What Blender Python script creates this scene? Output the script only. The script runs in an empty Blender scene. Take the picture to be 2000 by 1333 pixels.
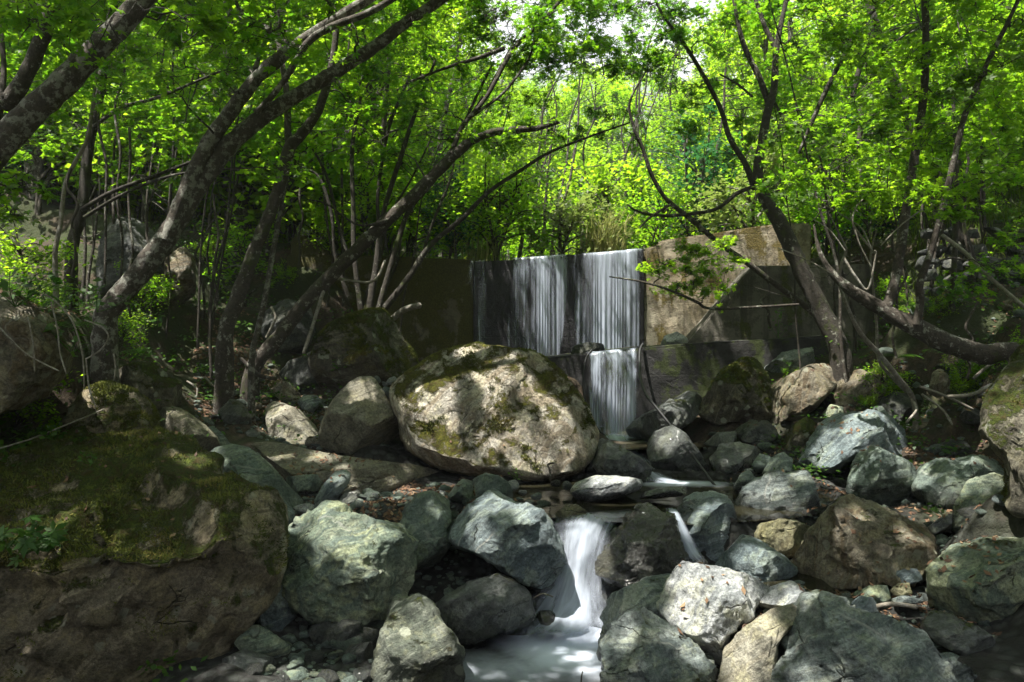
import bpy, bmesh, math, random
import numpy as np
from mathutils import Vector

R = math.radians
random.seed(5)
rng = np.random.default_rng(11)
SC = bpy.context.scene
COL = SC.collection

# ------------------------------------------------------------------ camera, sky, sun, exposure
F = 1555.0                                   # focal length in photo pixels (28 mm on 36 mm, 2000 px wide)
cam_d = bpy.data.cameras.new('camera'); cam = bpy.data.objects.new('camera', cam_d); COL.objects.link(cam)
cam_d.sensor_width = 36.0; cam_d.lens = 28.0; cam_d.clip_start = 0.05; cam_d.clip_end = 5000
cam.location = (0, 0, 0); cam.rotation_euler = (R(90), 0, 0)
SC.camera = cam
SUN = Vector((-0.30, -0.19, 0.93)).normalized()          # towards the sun
world = bpy.data.worlds.new('World'); SC.world = world; world.use_nodes = True
wn = world.node_tree.nodes; wl = world.node_tree.links
sky = wn.new('ShaderNodeTexSky'); sky.sky_type = 'NISHITA'; sky.sun_disc = False
sky.sun_elevation = math.asin(SUN.z); sky.sun_rotation = math.atan2(SUN.x, SUN.y)
sky.air_density = 1.0; sky.dust_density = 5.0; sky.ozone_density = 1.0
# bright broken cloud over the blue
tcw = wn.new('ShaderNodeTexCoord'); mpw = wn.new('ShaderNodeMapping'); mpw.inputs['Scale'].default_value = (1, 1, 2.2); wl.new(tcw.outputs['Generated'], mpw.inputs['Vector'])
nzw = wn.new('ShaderNodeTexNoise'); nzw.inputs['Scale'].default_value = 2.6; nzw.inputs['Detail'].default_value = 7; nzw.inputs['Roughness'].default_value = .6; wl.new(mpw.outputs[0], nzw.inputs['Vector'])
rmw = wn.new('ShaderNodeMapRange'); rmw.inputs[1].default_value = .40; rmw.inputs[2].default_value = .56; wl.new(nzw.outputs[0], rmw.inputs[0])
mxw = wn.new('ShaderNodeMix'); mxw.data_type = 'RGBA'; wl.new(rmw.outputs[0], mxw.inputs[0]); wl.new(sky.outputs[0], mxw.inputs[6]); mxw.inputs[7].default_value = (9.0, 9.3, 9.8, 1)
wl.new(mxw.outputs[2], wn['Background'].inputs[0]); wn['Background'].inputs[1].default_value = 0.032
sl = bpy.data.lights.new('sun', 'SUN'); so = bpy.data.objects.new('sun', sl); COL.objects.link(so)
sl.energy = 5.0; sl.angle = R(0.6); sl.color = (1.0, 0.95, 0.86)
so.rotation_euler = (-SUN).to_track_quat('-Z', 'Y').to_euler(); so.location = (-8, -6, 20)
SC.view_settings.view_transform = 'Standard'; SC.view_settings.look = 'None'
SC.view_settings.exposure = 2.1; SC.view_settings.gamma = 1.0
SC.render.engine = 'CYCLES'
cy = SC.cycles
cy.max_bounces = 7; cy.diffuse_bounces = 4; cy.glossy_bounces = 2; cy.transmission_bounces = 4
cy.transparent_max_bounces = 16; cy.caustics_reflective = False; cy.caustics_refractive = False
cy.sample_clamp_indirect = 4.0
cy.use_denoising = True

# ------------------------------------------------------------------ helpers
def W(px, py, d):
    return np.array(((px - 1000.0) / F * d, d, (666.5 - py) / F * d))

def mesh_np(name, verts, faces, mat=None, loc=(0, 0, 0), smooth=False, attr=None):
    """faces: int array (n, k), or list of such arrays"""
    me = bpy.data.meshes.new(name)
    verts = np.asarray(verts, dtype=np.float32) - np.asarray(loc, dtype=np.float32)
    fl = faces if isinstance(faces, list) else [faces]
    fl = [np.asarray(f, dtype=np.int32) for f in fl if len(f)]
    me.vertices.add(len(verts)); me.vertices.foreach_set('co', verts.ravel())
    nl = sum(f.size for f in fl); nf = sum(len(f) for f in fl)
    me.loops.add(nl); me.loops.foreach_set('vertex_index', np.concatenate([f.ravel() for f in fl]))
    tot = np.concatenate([np.full(len(f), f.shape[1], dtype=np.int32) for f in fl])
    st = np.concatenate(([0], np.cumsum(tot)[:-1])).astype(np.int32)
    me.polygons.add(nf); me.polygons.foreach_set('loop_start', st); me.polygons.foreach_set('loop_total', tot)
    if smooth: me.polygons.foreach_set('use_smooth', np.ones(nf, dtype=bool))
    me.update(calc_edges=True)
    for k, a in (attr or {}).items():
        at = me.attributes.new(k, 'FLOAT', 'POINT'); at.data.foreach_set('value', np.asarray(a, dtype=np.float32))
    if mat: me.materials.append(mat)
    return me

def link(name, me, parent=None, loc=(0, 0, 0)):
    o = bpy.data.objects.new(name, me); COL.objects.link(o)
    if parent: o.parent = parent
    else: o.location = loc
    return o

def tag(o, label, cat, group=None, kind=None):
    if label: o['label'] = label
    if cat: o['category'] = cat
    if group: o['group'] = group
    if kind: o['kind'] = kind
    return o

def empty(name, loc, label, cat, group=None):
    o = bpy.data.objects.new(name, None); COL.objects.link(o); o.location = loc; o.empty_display_size = 0.1
    return tag(o, label, cat, group)

def _hash(ix, iy, iz, seed):
    h = (ix.astype(np.uint32) * np.uint32(374761393) + iy.astype(np.uint32) * np.uint32(668265263)
         + iz.astype(np.uint32) * np.uint32(2147483647) + np.uint32((seed * 1274126177) & 0xffffffff))
    h = (h ^ (h >> np.uint32(13))) * np.uint32(1274126177)
    h = h ^ (h >> np.uint32(16))
    return (h & np.uint32(0xffffff)).astype(np.float64) / 0xffffff
def vnoise(p, seed=0):
    p = np.asarray(p, dtype=np.float64); i = np.floor(p).astype(np.int64); f = p - i; f = f * f * f * (f * (f * 6 - 15) + 10)
    ix, iy, iz = i[:, 0], i[:, 1], i[:, 2]; fx, fy, fz = f[:, 0], f[:, 1], f[:, 2]
    r = 0
    for dx in (0, 1):
        for dy in (0, 1):
            for dz in (0, 1):
                r = r + _hash(ix + dx, iy + dy, iz + dz, seed) * (fx if dx else 1 - fx) * (fy if dy else 1 - fy) * (fz if dz else 1 - fz)
    return r * 2 - 1
def fbm(p, octv=4, seed=0, gain=0.5):
    a, s, r = 1.0, 0.0, 0
    p = np.asarray(p, dtype=np.float64)
    for k in range(octv):
        r = r + a * vnoise(p * (2.03 ** k) + 17.3 * k, seed + k); s += a; a *= gain
    return r / s
def sstep(a, b, x):
    t = np.clip((x - a) / (b - a), 0, 1); return t * t * (3 - 2 * t)

def vnormals(v, f):
    n = np.cross(v[f[:, 1]] - v[f[:, 0]], v[f[:, 2]] - v[f[:, 0]])
    o = np.zeros_like(v)
    for k in range(f.shape[1]):
        for c in range(3): o[:, c] += np.bincount(f[:, k], weights=n[:, c], minlength=len(v))
    return o / np.maximum(np.linalg.norm(o, axis=1, keepdims=True), 1e-12)

# ------------------------------------------------------------------ materials
class NT:
    def __init__(s, name):
        s.m = bpy.data.materials.new(name); s.m.use_nodes = True; s.t = s.m.node_tree; s.n = s.t.nodes; s.n.clear()
        s.out = s.n.new('ShaderNodeOutputMaterial')
    def add(s, typ, ins=None, **kw):
        nd = s.n.new(typ)
        for k, v in kw.items(): setattr(nd, k, v)
        for k, v in (ins or {}).items():
            sock = nd.inputs[k]
            if isinstance(v, bpy.types.NodeSocket): s.t.links.new(v, sock)
            else: sock.default_value = v
        return nd
    def math(s, op, a, b=None, clamp=False):
        nd = s.n.new('ShaderNodeMath'); nd.operation = op; nd.use_clamp = clamp
        for i, v in enumerate((a, b)):
            if v is None: continue
            if isinstance(v, bpy.types.NodeSocket): s.t.links.new(v, nd.inputs[i])
            else: nd.inputs[i].default_value = v
        return nd.outputs[0]
    def mix(s, f, a, b):
        nd = s.n.new('ShaderNodeMix'); nd.data_type = 'RGBA'
        for sock, v in ((nd.inputs[0], f), (nd.inputs[6], a), (nd.inputs[7], b)):
            if isinstance(v, bpy.types.NodeSocket): s.t.links.new(v, sock)
            else: sock.default_value = v if not isinstance(v, tuple) or len(v) == 4 else v + (1,)
        return nd.outputs[2]
    def ramp(s, x, a, b, lo=0.0, hi=1.0):
        nd = s.n.new('ShaderNodeMapRange'); nd.interpolation_type = 'SMOOTHSTEP'
        s.t.links.new(x, nd.inputs[0])
        for i, v in zip((1, 2, 3, 4), (a, b, lo, hi)): nd.inputs[i].default_value = v
        return nd.outputs[0]
    def noise(s, vec, scale, detail=4, rough=0.55, dist=0.0):
        nd = s.add('ShaderNodeTexNoise', {'Scale': scale, 'Detail': detail, 'Roughness': rough, 'Distortion': dist})
        s.t.links.new(vec, nd.inputs['Vector']); return nd.outputs[0]
    def coords(s, rnd=True):
        tc = s.add('ShaderNodeTexCoord').outputs['Object']
        if not rnd: return tc
        oi = s.add('ShaderNodeObjectInfo').outputs['Random']
        sc = s.math('MULTIPLY', oi, 57.0)
        va = s.n.new('ShaderNodeVectorMath'); va.operation = 'ADD'
        s.t.links.new(tc, va.inputs[0]); s.t.links.new(sc, va.inputs[1]); return va.outputs[0]
    def scaled(s, vec, xyz, rot=(0, 0, 0)):
        m = s.add('ShaderNodeMapping', {'Scale': xyz, 'Rotation': rot}); s.t.links.new(vec, m.inputs['Vector']); return m.outputs[0]
    def bump(s, h, strength, dist, nrm=None):
        b = s.add('ShaderNodeBump', {'Strength': strength, 'Distance': dist}); s.t.links.new(h, b.inputs['Height'])
        if nrm is not None: s.t.links.new(nrm, b.inputs['Normal'])
        return b.outputs[0]
    def done(s, shader):
        s.t.links.new(shader, s.out.inputs[0]); return s.m

def rock_mat(name, ca, cb, cc, moss=0.0, lichen=0.0, wet=0.0, vein=0.0, mosscol=((0.026, 0.040, 0.006), (0.075, 0.095, 0.012)), lichcol=(0.36, 0.38, 0.30)):
    t = NT(name); v0 = t.coords(False); rnd = t.add('ShaderNodeObjectInfo').outputs['Random']
    vr = t.add('ShaderNodeVectorRotate', {'Axis': (0.4, 0.75, 0.5)}, rotation_type='AXIS_ANGLE'); t.t.links.new(v0, vr.inputs['Vector'])
    t.t.links.new(t.math('MULTIPLY', rnd, 2.2), vr.inputs['Angle'])
    va = t.n.new('ShaderNodeVectorMath'); va.operation = 'ADD'; t.t.links.new(vr.outputs[0], va.inputs[0]); t.t.links.new(t.math('MULTIPLY', rnd, 57.0), va.inputs[1]); v = va.outputs[0]
    big = t.noise(v, 2.1, 6, 0.62, 0.3); mid = t.noise(v, 8.0, 8, 0.7, 0.2); fine = t.noise(v, 46.0, 6, 0.75)
    strata = t.noise(t.scaled(v, (1.3, 1.3, 11.0)), 1.6, 7, 0.62, 0.25)
    grain = t.noise(v, 170.0, 3, 0.65)
    def mul(c, k):
        m = t.add('ShaderNodeMix', data_type='RGBA', blend_type='MULTIPLY'); m.inputs[0].default_value = 1.0
        t.t.links.new(c, m.inputs[6]); t.t.links.new(k, m.inputs[7]); return m.outputs[2]
    c = t.mix(t.ramp(big, 0.44, 0.56), ca, cb)
    pat = t.noise(v, 4.3, 9, 0.72, 0.15)
    c = t.mix(t.ramp(pat, 0.50, 0.56, 0.0, 0.6), c, tuple(a * b for a, b in zip(cb, (1.25, 1.22, 0.95))))
    c = t.mix(t.ramp(pat, 0.46, 0.40, 0.0, 0.65), c, tuple(a * b for a, b in zip(ca, (0.55, 0.58, 0.62))))
    c = t.mix(t.ramp(strata, 0.47, 0.60, 0.0, 0.85), c, cc)
    thin = t.noise(t.scaled(v, (2.2, 2.2, 34.0)), 1.2, 5, 0.6, 0.2); c = t.mix(t.ramp(thin, 0.56, 0.66, 0.0, 0.5), c, tuple(min(1, x * 1.5) for x in cb)); c = t.mix(t.ramp(thin, 0.42, 0.34, 0.0, 0.5), c, tuple(x * 0.4 for x in ca))
    c = t.mix(t.ramp(mid, 0.54, 0.70, 0.0, 0.65), c, tuple(x * 0.42 for x in ca))
    c = t.mix(t.ramp(mid, 0.46, 0.34, 0.0, 0.5), c, tuple(min(x * 1.35, 1) for x in cb))
    c = mul(c, t.ramp(fine, 0.32, 0.62, 0.55, 1.25)); c = mul(c, t.ramp(grain, 0.3, 0.7, 0.82, 1.18))
    # angular cracks, sparse
    wv = t.add('ShaderNodeTexNoise', {'Scale': 3.0, 'Detail': 4}); t.t.links.new(v, wv.inputs['Vector'])
    vm = t.n.new('ShaderNodeVectorMath'); vm.operation = 'MULTIPLY_ADD'; t.t.links.new(wv.outputs[1], vm.inputs[0]); vm.inputs[1].default_value = (.22, .22, .22); t.t.links.new(v, vm.inputs[2])
    vo = t.add('ShaderNodeTexVoronoi', {'Scale': 1.9, 'Randomness': 1.0}, feature='DISTANCE_TO_EDGE'); t.t.links.new(t.scaled(vm.outputs[0], (1, .8, 2.1)), vo.inputs['Vector'])
    crack = t.math('MULTIPLY', t.ramp(vo.outputs['Distance'], 0.0, 0.012, 1.0, 0.0), t.ramp(t.noise(v, 2.7, 3, 0.5), 0.54, 0.62))
    c = t.mix(t.math('MULTIPLY', crack, 0.8), c, (0.015, 0.014, 0.011))
    if vein > 0:
        vo2 = t.add('ShaderNodeTexVoronoi', {'Scale': 1.1, 'Randomness': 1.0}, feature='DISTANCE_TO_EDGE'); t.t.links.new(t.scaled(vm.outputs[0], (1, 1.5, 2.6), (.7, .4, 0)), vo2.inputs['Vector'])
        vk = t.math('MULTIPLY', t.ramp(vo2.outputs['Distance'], 0.0, 0.02, vein, 0.0), t.ramp(t.noise(v, 3.3, 3, 0.6), 0.5, 0.6))
        c = t.mix(vk, c, (0.42, 0.42, 0.38))
    if lichen > 0:
        vo = t.add('ShaderNodeTexVoronoi', {'Scale': 7.0, 'Randomness': 1.0}); t.t.links.new(v, vo.inputs['Vector'])
        ln = t.noise(v, 22.0, 4, 0.6)
        d = t.math('ADD', vo.outputs['Distance'], t.math('MULTIPLY', t.math('SUBTRACT', ln, 0.5), 0.55))
        lm = t.ramp(d, 0.24, 0.30, lichen, 0.0)
        sel = t.ramp(t.noise(v, 2.6, 2, 0.5), 0.49, 0.55)
        c = t.mix(t.math('MULTIPLY', lm, sel), c, lichcol)
    rough = t.ramp(mid, 0.3, 0.7, 0.48 - 0.32 * wet, 0.80 - 0.42 * wet)
    h = t.math('ADD', t.math('ADD', t.math('MULTIPLY', mid, 0.75), t.math('MULTIPLY', fine, 0.38)),
               t.math('ADD', t.math('MULTIPLY', strata, 0.35), t.math('MULTIPLY', grain, 0.10)))
    h = t.math('SUBTRACT', h, t.math('MULTIPLY', crack, 0.30))
    geo = t.add('ShaderNodeNewGeometry'); sep = t.add('ShaderNodeSeparateXYZ'); t.t.links.new(geo.outputs['Normal'], sep.inputs[0])
    if moss > 0:
        mn = t.noise(v, 3.1, 7, 0.72, 0.3); mf = t.noise(v, 75.0, 4, 0.75); mc2 = t.noise(v, 16.0, 4, 0.65)
        mm = t.math('ADD', t.math('ADD', t.math('MULTIPLY', sep.outputs[2], 0.34), t.math('MULTIPLY', mn, 1.5)), t.math('MULTIPLY', mf, 0.25))
        th = 1.52 - 0.55 * moss
        mk = t.ramp(mm, th - 0.06, th + 0.06)
        mc = t.mix(t.ramp(mf, 0.35, 0.65), mosscol[0], mosscol[1])
        mc = t.mix(t.ramp(mc2, 0.48, 0.62, 0.0, 0.75), mc, (0.065, 0.045, 0.016))
        mc = t.mix(t.ramp(mc2, 0.44, 0.34, 0.0, 0.6), mc, tuple(x * 1.7 for x in mosscol[1]))
        c = t.mix(mk, c, mc)
        h = t.math('ADD', h, t.math('MULTIPLY', mk, t.math('ADD', 0.2, t.math('ADD', t.math('MULTIPLY', mf, 0.7), t.math('MULTIPLY', mc2, 0.9)))))
        rough = t.math('MAXIMUM', rough, mk)
    # the splash zone just above the water stays dark and shiny
    ps = t.add('ShaderNodeSeparateXYZ'); t.t.links.new(geo.outputs['Position'], ps.inputs[0]); wz = t.math('ADD', ps.outputs[2], t.math('MULTIPLY', t.math('SUBTRACT', mid, .5), .35))
    wb = t.math('MULTIPLY', t.ramp(wz, -1.80, -1.95, 0.0, 1.0), t.ramp(t.math('ABSOLUTE', t.math('SUBTRACT', ps.outputs[0], .3)), 1.0, .8, 0.0, 1.0))
    wb2 = t.math('MULTIPLY', t.math('MULTIPLY', t.ramp(wz, -1.20, -1.30, 0.0, 1.0), t.ramp(ps.outputs[1], 5.9, 6.2, 0.0, 1.0)), t.ramp(ps.outputs[0], .1, .4, 0.0, 1.0))
    wb = t.math('MAXIMUM', wb, wb2)
    c = mul(c, t.ramp(wb, 0.0, 1.0, 1.0, 0.36)); rough = t.mix(wb, rough, (0.16, 0.16, 0.16))
    nb = t.bump(h, 1.0, 0.055)
    b = t.add('ShaderNodeBsdfPrincipled', {'Base Color': c, 'Roughness': rough, 'Normal': nb})
    b.inputs['Specular IOR Level'].default_value = 0.3 + 0.3 * wet
    if wet > 0.4:
        b.inputs['Coat Weight'].default_value = 0.5 * wet; b.inputs['Coat Roughness'].default_value = 0.2
    return t.done(b.outputs[0])

M = {}
M['grey'] = rock_mat('grey_rock', (0.15, 0.18, 0.175), (0.245, 0.275, 0.265), (0.10, 0.125, 0.125), moss=0.25, vein=0.5, wet=0.15)
M['blue'] = rock_mat('blue_grey_rock', (0.12, 0.155, 0.165), (0.195, 0.235, 0.24), (0.075, 0.10, 0.11), moss=0.12, vein=0.7, wet=0.25)
M['green'] = rock_mat('green_grey_rock', (0.14, 0.18, 0.135), (0.25, 0.275, 0.20), (0.10, 0.135, 0.12), moss=0.3, vein=0.4, lichen=0.25)
M['teal'] = rock_mat('teal_grey_rock', (0.10, 0.135, 0.115), (0.155, 0.19, 0.165), (0.08, 0.105, 0.095), moss=0.22, vein=0.3, wet=0.25)
M['tan'] = rock_mat('tan_rock', (0.31, 0.28, 0.225), (0.44, 0.41, 0.355), (0.24, 0.195, 0.135), moss=0.8, mosscol=((0.05, 0.055, 0.008), (0.12, 0.115, 0.018)))
M['cream'] = rock_mat('cream_rock', (0.27, 0.255, 0.20), (0.34, 0.325, 0.265), (0.22, 0.20, 0.15), moss=0.0)
M['olive'] = rock_mat('smooth_olive_rock', (0.16, 0.15, 0.115), (0.215, 0.205, 0.16), (0.13, 0.12, 0.09), moss=0.1)
M['mossy'] = rock_mat('mossy_rock', (0.11, 0.10, 0.075), (0.165, 0.155, 0.115), (0.08, 0.07, 0.05), moss=0.95, lichen=0.8)
M['mossier'] = rock_mat('moss_covered_rock', (0.17, 0.145, 0.10), (0.25, 0.215, 0.155), (0.12, 0.10, 0.065), moss=0.86, lichen=0.5)
M['brown'] = rock_mat('brown_rock', (0.13, 0.115, 0.085), (0.20, 0.18, 0.135), (0.11, 0.08, 0.045), moss=0.35, lichen=0.5, vein=0.3)
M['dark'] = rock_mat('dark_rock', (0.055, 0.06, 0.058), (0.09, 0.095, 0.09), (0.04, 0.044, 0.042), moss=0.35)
M['wet'] = rock_mat('wet_dark_rock', (0.028, 0.029, 0.025), (0.055, 0.055, 0.045), (0.02, 0.02, 0.017), moss=0.35, wet=1.0)
M['damp'] = rock_mat('damp_grey_rock', (0.07, 0.078, 0.075), (0.12, 0.13, 0.125), (0.05, 0.055, 0.053), moss=0.3, wet=0.6)
M['lichen'] = rock_mat('lichen_rock', (0.10, 0.115, 0.09), (0.19, 0.20, 0.165), (0.075, 0.085, 0.07), moss=0.45, lichen=0.95)
M['light'] = rock_mat('pale_grey_rock', (0.28, 0.30, 0.305), (0.40, 0.415, 0.415), (0.20, 0.215, 0.225), moss=0.1, vein=0.4)
M['yellow'] = rock_mat('yellowish_rock', (0.19, 0.18, 0.105), (0.26, 0.25, 0.16), (0.15, 0.13, 0.07), moss=0.2)
# ------------------------------------------------------------------ boulders: outline (photo pixels), distance, thickness, kind, label
FR = {'L': (0, 650, .5125), 'M': (450, 650, .5125), 'C': (900, 650, .5125), 'R': (1350, 650, .5125), 'P': (0, 0, 1.0)}
ROCKS = []
def rk(fr, pts, d, mat, label, ty=None, planes=(), name='boulder', sub=None, blk=3.2, rough=1.0, group=None, nfac=11):
    x0, y0, s = FR[fr]
    ROCKS.append(dict(pts=[(x0 + s * x, y0 + s * y) for x, y in pts], d=d, mat=mat, label=label, ty=ty, planes=planes,
                      name=name, sub=sub, blk=blk, rough=rough, group=group, nfac=nfac))
# --- left bank
rk('L', [(1020, 690), (1000, 655), (940, 610), (860, 565), (790, 490), (750, 420), (640, 395), (560, 380), (400, 330), (280, 330), (100, 350), (0, 420), (-300, 500), (-600, 900), (-500, 1500), (500, 1500), (640, 1380), (740, 1260), (870, 1130), (960, 1010), (1005, 890), (1018, 780)],
   5.3, 'mossier', 'huge mossy boulder with a cracked dark front filling the lower left corner', ty=1.3,
   planes=[((0.12, -0.97, -0.22), (330, 1060, 4.45)), ((0.10, -0.62, 0.78), (330, 1010, 4.5)), ((0.5, -0.8, -0.35), (495, 1150, 4.85)), ((0.0, -0.4, 0.9), (180, 870, 5.6))], sub=6, blk=3.6, rough=1.15, nfac=4)
rk('L', [(250, 300), (330, 220), (400, 195), (500, 215), (560, 265), (592, 330), (605, 400), (560, 460), (350, 470), (240, 400)], 6.3, 'mossier', 'rounded green mossy boulder behind the huge mossy boulder, beside a smooth grey one', ty=.5)
rk('L', [(-60, -110), (60, -110), (150, -60), (215, -10), (245, 60), (235, 140), (160, 215), (60, 265), (-60, 300), (-260, 320), (-400, 100), (-300, -60)], 5.7, 'brown', 'dark overhanging rock under the left bank, draped with pale vines', ty=1.1, rough=1.2)
rk('L', [(420, 190), (470, 130), (560, 112), (640, 150), (690, 190), (695, 270), (600, 300), (500, 280), (430, 240)], 7.4, 'mossy', 'mossy rock with white lichen patches under the double-stemmed leaning tree', ty=.5)
rk('L', [(590, 310), (612, 282), (650, 277), (710, 298), (780, 350), (830, 398), (840, 428), (785, 470), (700, 460), (610, 400)], 7.3, 'olive', 'smooth olive-grey rounded rock above the smooth blue-green boulder', ty=.4, blk=2.2, rough=.5)
rk('L', [(770, 365), (812, 355), (850, 385), (885, 430), (840, 445), (780, 420)], 7.7, 'grey', 'small pale tilted slab peeping out behind the smooth olive rock', ty=.2, name='stone')
rk('L', [(778, 470), (830, 435), (880, 426), (950, 440), (1005, 478), (1055, 530), (1105, 590), (1170, 655), (1090, 690), (960, 680), (880, 620), (820, 540)], 6.6, 'teal', 'smooth blue-green boulder with a pale ridge sloping down to the right', ty=.55, blk=2.3, rough=.5)
rk('M', [(30, 440), (110, 411), (190, 418), (300, 448), (420, 470), (560, 488), (700, 500), (805, 525), (800, 560), (640, 600), (480, 620), (330, 600), (180, 560), (80, 500)], 7.7, 'olive', 'long flat grey slab lying in front of the upright egg-shaped boulder', ty=.75, planes=[((0.02, -0.42, 0.9), (700, 905, 7.4))], rough=.45)
rk('M', [(318, 645), (360, 570), (398, 530), (442, 520), (462, 540), (450, 575), (405, 635), (370, 668), (330, 668)], 6.7, 'blue', 'upright slanting grey block with a pale top, in front of the long flat slab', ty=.22, name='stone')
rk('M', [(400, 655), (440, 600), (480, 588), (502, 620), (492, 660), (440, 675)], 6.7, 'damp', 'small dark angular block leaning right of the slanting grey block', ty=.15, name='stone')
rk('M', [(205, 550), (330, 538), (355, 570), (335, 605), (230, 610)], 7.0, 'teal', 'square green-grey block left of the slanting grey block', ty=.2, name='stone')
rk('M', [(130, 660), (162, 620), (180, 610), (240, 675), (252, 720), (195, 770), (140, 730)], 5.95, 'blue', 'pointed dark grey stone between the huge mossy boulder and the green slab', ty=.25, name='stone')
rk('M', [(132, 770), (150, 727), (192, 760), (198, 795), (150, 825)], 5.75, 'light', 'small pale stone wedged beside the tip of the huge mossy boulder', ty=.18, name='stone')
rk('M', [(240, 665), (280, 650), (320, 655), (318, 680), (260, 690)], 6.2, 'light', 'flat pale stone at the upper left corner of the green slab', ty=.14, name='stone')
rk('M', [(125, 880), (190, 800), (240, 740), (300, 690), (360, 663), (440, 680), (560, 735), (640, 758), (705, 780), (718, 805), (695, 870), (685, 925), (640, 1000), (580, 1060), (500, 1108), (380, 1105), (250, 1065), (175, 985), (130, 920)],
   5.7, 'green', 'large green layered boulder lit by a bright patch of sun', ty=.72, planes=[((0.05, -0.60, 0.80), (680, 1050, 5.4)), ((0.05, -0.93, 0.36), (640, 1120, 5.22)), ((0.75, -0.6, 0.1), (790, 1110, 5.5))], sub=6, rough=1.3)
rk('M', [(640, 745), (680, 660), (720, 620), (790, 606), (832, 640), (830, 700), (838, 800), (780, 890), (720, 938), (670, 930), (660, 830)], 6.15, 'teal', 'tall green-grey boulder between the green layered boulder and the pale wedge boulder', ty=.5)
rk('C', [(-48, 770), (-20, 715), (60, 640), (115, 592), (200, 648), (250, 660), (310, 690), (350, 750), (387, 840), (395, 870), (370, 925), (300, 968), (235, 950), (150, 892), (50, 832), (-15, 812)],
   5.8, 'blue', 'grey wedge boulder with a pale top hanging over the main cascade', ty=.6, planes=[((-0.15, -0.55, 0.82), (940, 1010, 5.5)), ((0.15, -0.92, -0.35), (1000, 1090, 5.3))], sub=6)
rk('C', [(45, 560), (90, 535), (145, 545), (190, 575), (205, 640), (110, 650), (60, 630)], 6.4, 'teal', 'small green-grey rock behind the peak of the grey wedge boulder', ty=.3, name='stone')
rk('M', [(825, 625), (860, 580), (885, 557), (922, 580), (926, 628), (870, 650)], 6.8, 'teal', 'triangular grey stone in the leaf litter below the big sunlit boulder', ty=.2, name='stone')
rk('M', [(782, 740), (800, 680), (842, 672), (842, 725), (815, 760)], 6.0, 'teal', 'small upright stone between the tall green boulder and the grey wedge boulder', ty=.15, name='stone')
rk('C', [(-120, 1090), (-80, 1030), (-10, 985), (40, 955), (120, 922), (200, 943), (260, 1010), (280, 1080), (240, 1115), (120, 1155), (0, 1185), (-90, 1170)], 5.5, 'damp', 'dark wet block under the grey wedge boulder, at the edge of the lower pool', ty=.5)
rk('M', [(610, 1040), (650, 998), (720, 1005), (780, 1055), (830, 1125), (875, 1200), (888, 1300), (860, 1440), (530, 1440), (545, 1300), (575, 1180)], 5.0, 'lichen', 'pale lichen-blotched boulder at the bottom edge left of the lower pool', ty=.5, planes=[((0.1, -0.7, 0.7), (830, 1250, 4.75))])
rk('M', [(335, 400), (350, 330), (390, 258), (450, 188), (500, 166), (545, 170), (580, 218), (625, 300), (652, 362), (652, 388), (600, 440), (560, 466), (480, 472), (400, 452), (345, 435)], 8.1, 'olive', 'smooth upright egg-shaped boulder left of the big sunlit boulder', ty=.5, blk=2.4, rough=.5, planes=[((0.35, -0.9, -0.15), (745, 850, 7.65))])
rk('M', [(125, 290), (150, 260), (200, 266), (260, 293), (320, 350), (338, 388), (330, 435), (280, 445), (190, 430), (150, 405)], 8.6, 'cream', 'cream boulder with a flat sunlit face left of the egg-shaped boulder', ty=.4, planes=[((-0.35, -0.75, 0.5), (550, 820, 8.3))], rough=.6)
rk('M', [(138, 195), (165, 176), (220, 188), (270, 235), (262, 265), (200, 265), (160, 232)], 9.3, 'tan', 'small tan rock at the foot of the leaf-strewn left bank', ty=.25, name='stone')
rk('M', [(255, 265), (280, 236), (330, 240), (352, 262), (312, 308), (272, 292)], 9.0, 'grey', 'small grey rock just behind the cream boulder', ty=.2, name='stone')
rk('M', [(185, 155), (230, 108), (290, 90), (327, 110), (332, 200), (300, 245), (255, 235), (210, 190)], 9.7, 'dark', 'dark green-grey rock left of the great moss-covered boulder', ty=.4)
rk('P', [(605, 700), (625, 655), (655, 628), (690, 612), (745, 606), (780, 640), (812, 700), (820, 740), (770, 775), (700, 780), (640, 775), (612, 740)], 9.6, 'mossy', 'great moss-covered boulder with pale lichen discs, left of the concrete dam', ty=.8, sub=5, rough=.7)
rk('P', [(766, 765), (800, 728), (850, 694), (910, 681), (970, 679), (1040, 690), (1090, 720), (1122, 760), (1147, 800), (1165, 850), (1152, 890), (1122, 925), (1060, 947), (980, 937), (900, 922), (850, 907), (800, 882), (783, 830)],
   8.3, 'tan', 'biggest boulder, cream with moss on top, in dappled sun before the waterfall', ty=.95, planes=[((0.15, -0.95, -0.28), (960, 880, 7.45)), ((-0.12, -0.74, 0.66), (930, 780, 7.65)), ((0.75, -0.62, 0.2), (1120, 830, 7.9))], sub=6, blk=2.7, rough=.66, nfac=4)
rk('C', [(470, 490), (500, 410), (520, 388), (580, 420), (650, 460), (730, 520), (716, 558), (660, 575), (560, 580), (480, 545)], 8.0, 'damp', 'dark grey rock tucked against the right foot of the biggest boulder', ty=.4)
rk('C', [(412, 605), (440, 570), (510, 543), (590, 545), (690, 558), (706, 575), (670, 607), (600, 632), (520, 648), (440, 635)], 6.9, 'light', 'flat pale rock on the left edge of the middle pool', ty=.35, name='stone')
rk('C', [(678, 632), (700, 605), (780, 588), (850, 584), (870, 600), (840, 622), (740, 634)], 6.7, 'damp', 'low flat wet stone lying in the middle pool', ty=.2, name='stone')
rk('C', [(355, 692), (400, 653), (440, 653), (490, 688), (497, 722), (420, 730), (365, 724)], 6.25, 'yellow', 'small mossy brown stone at the lip of the main cascade', ty=.22, name='stone')
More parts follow.
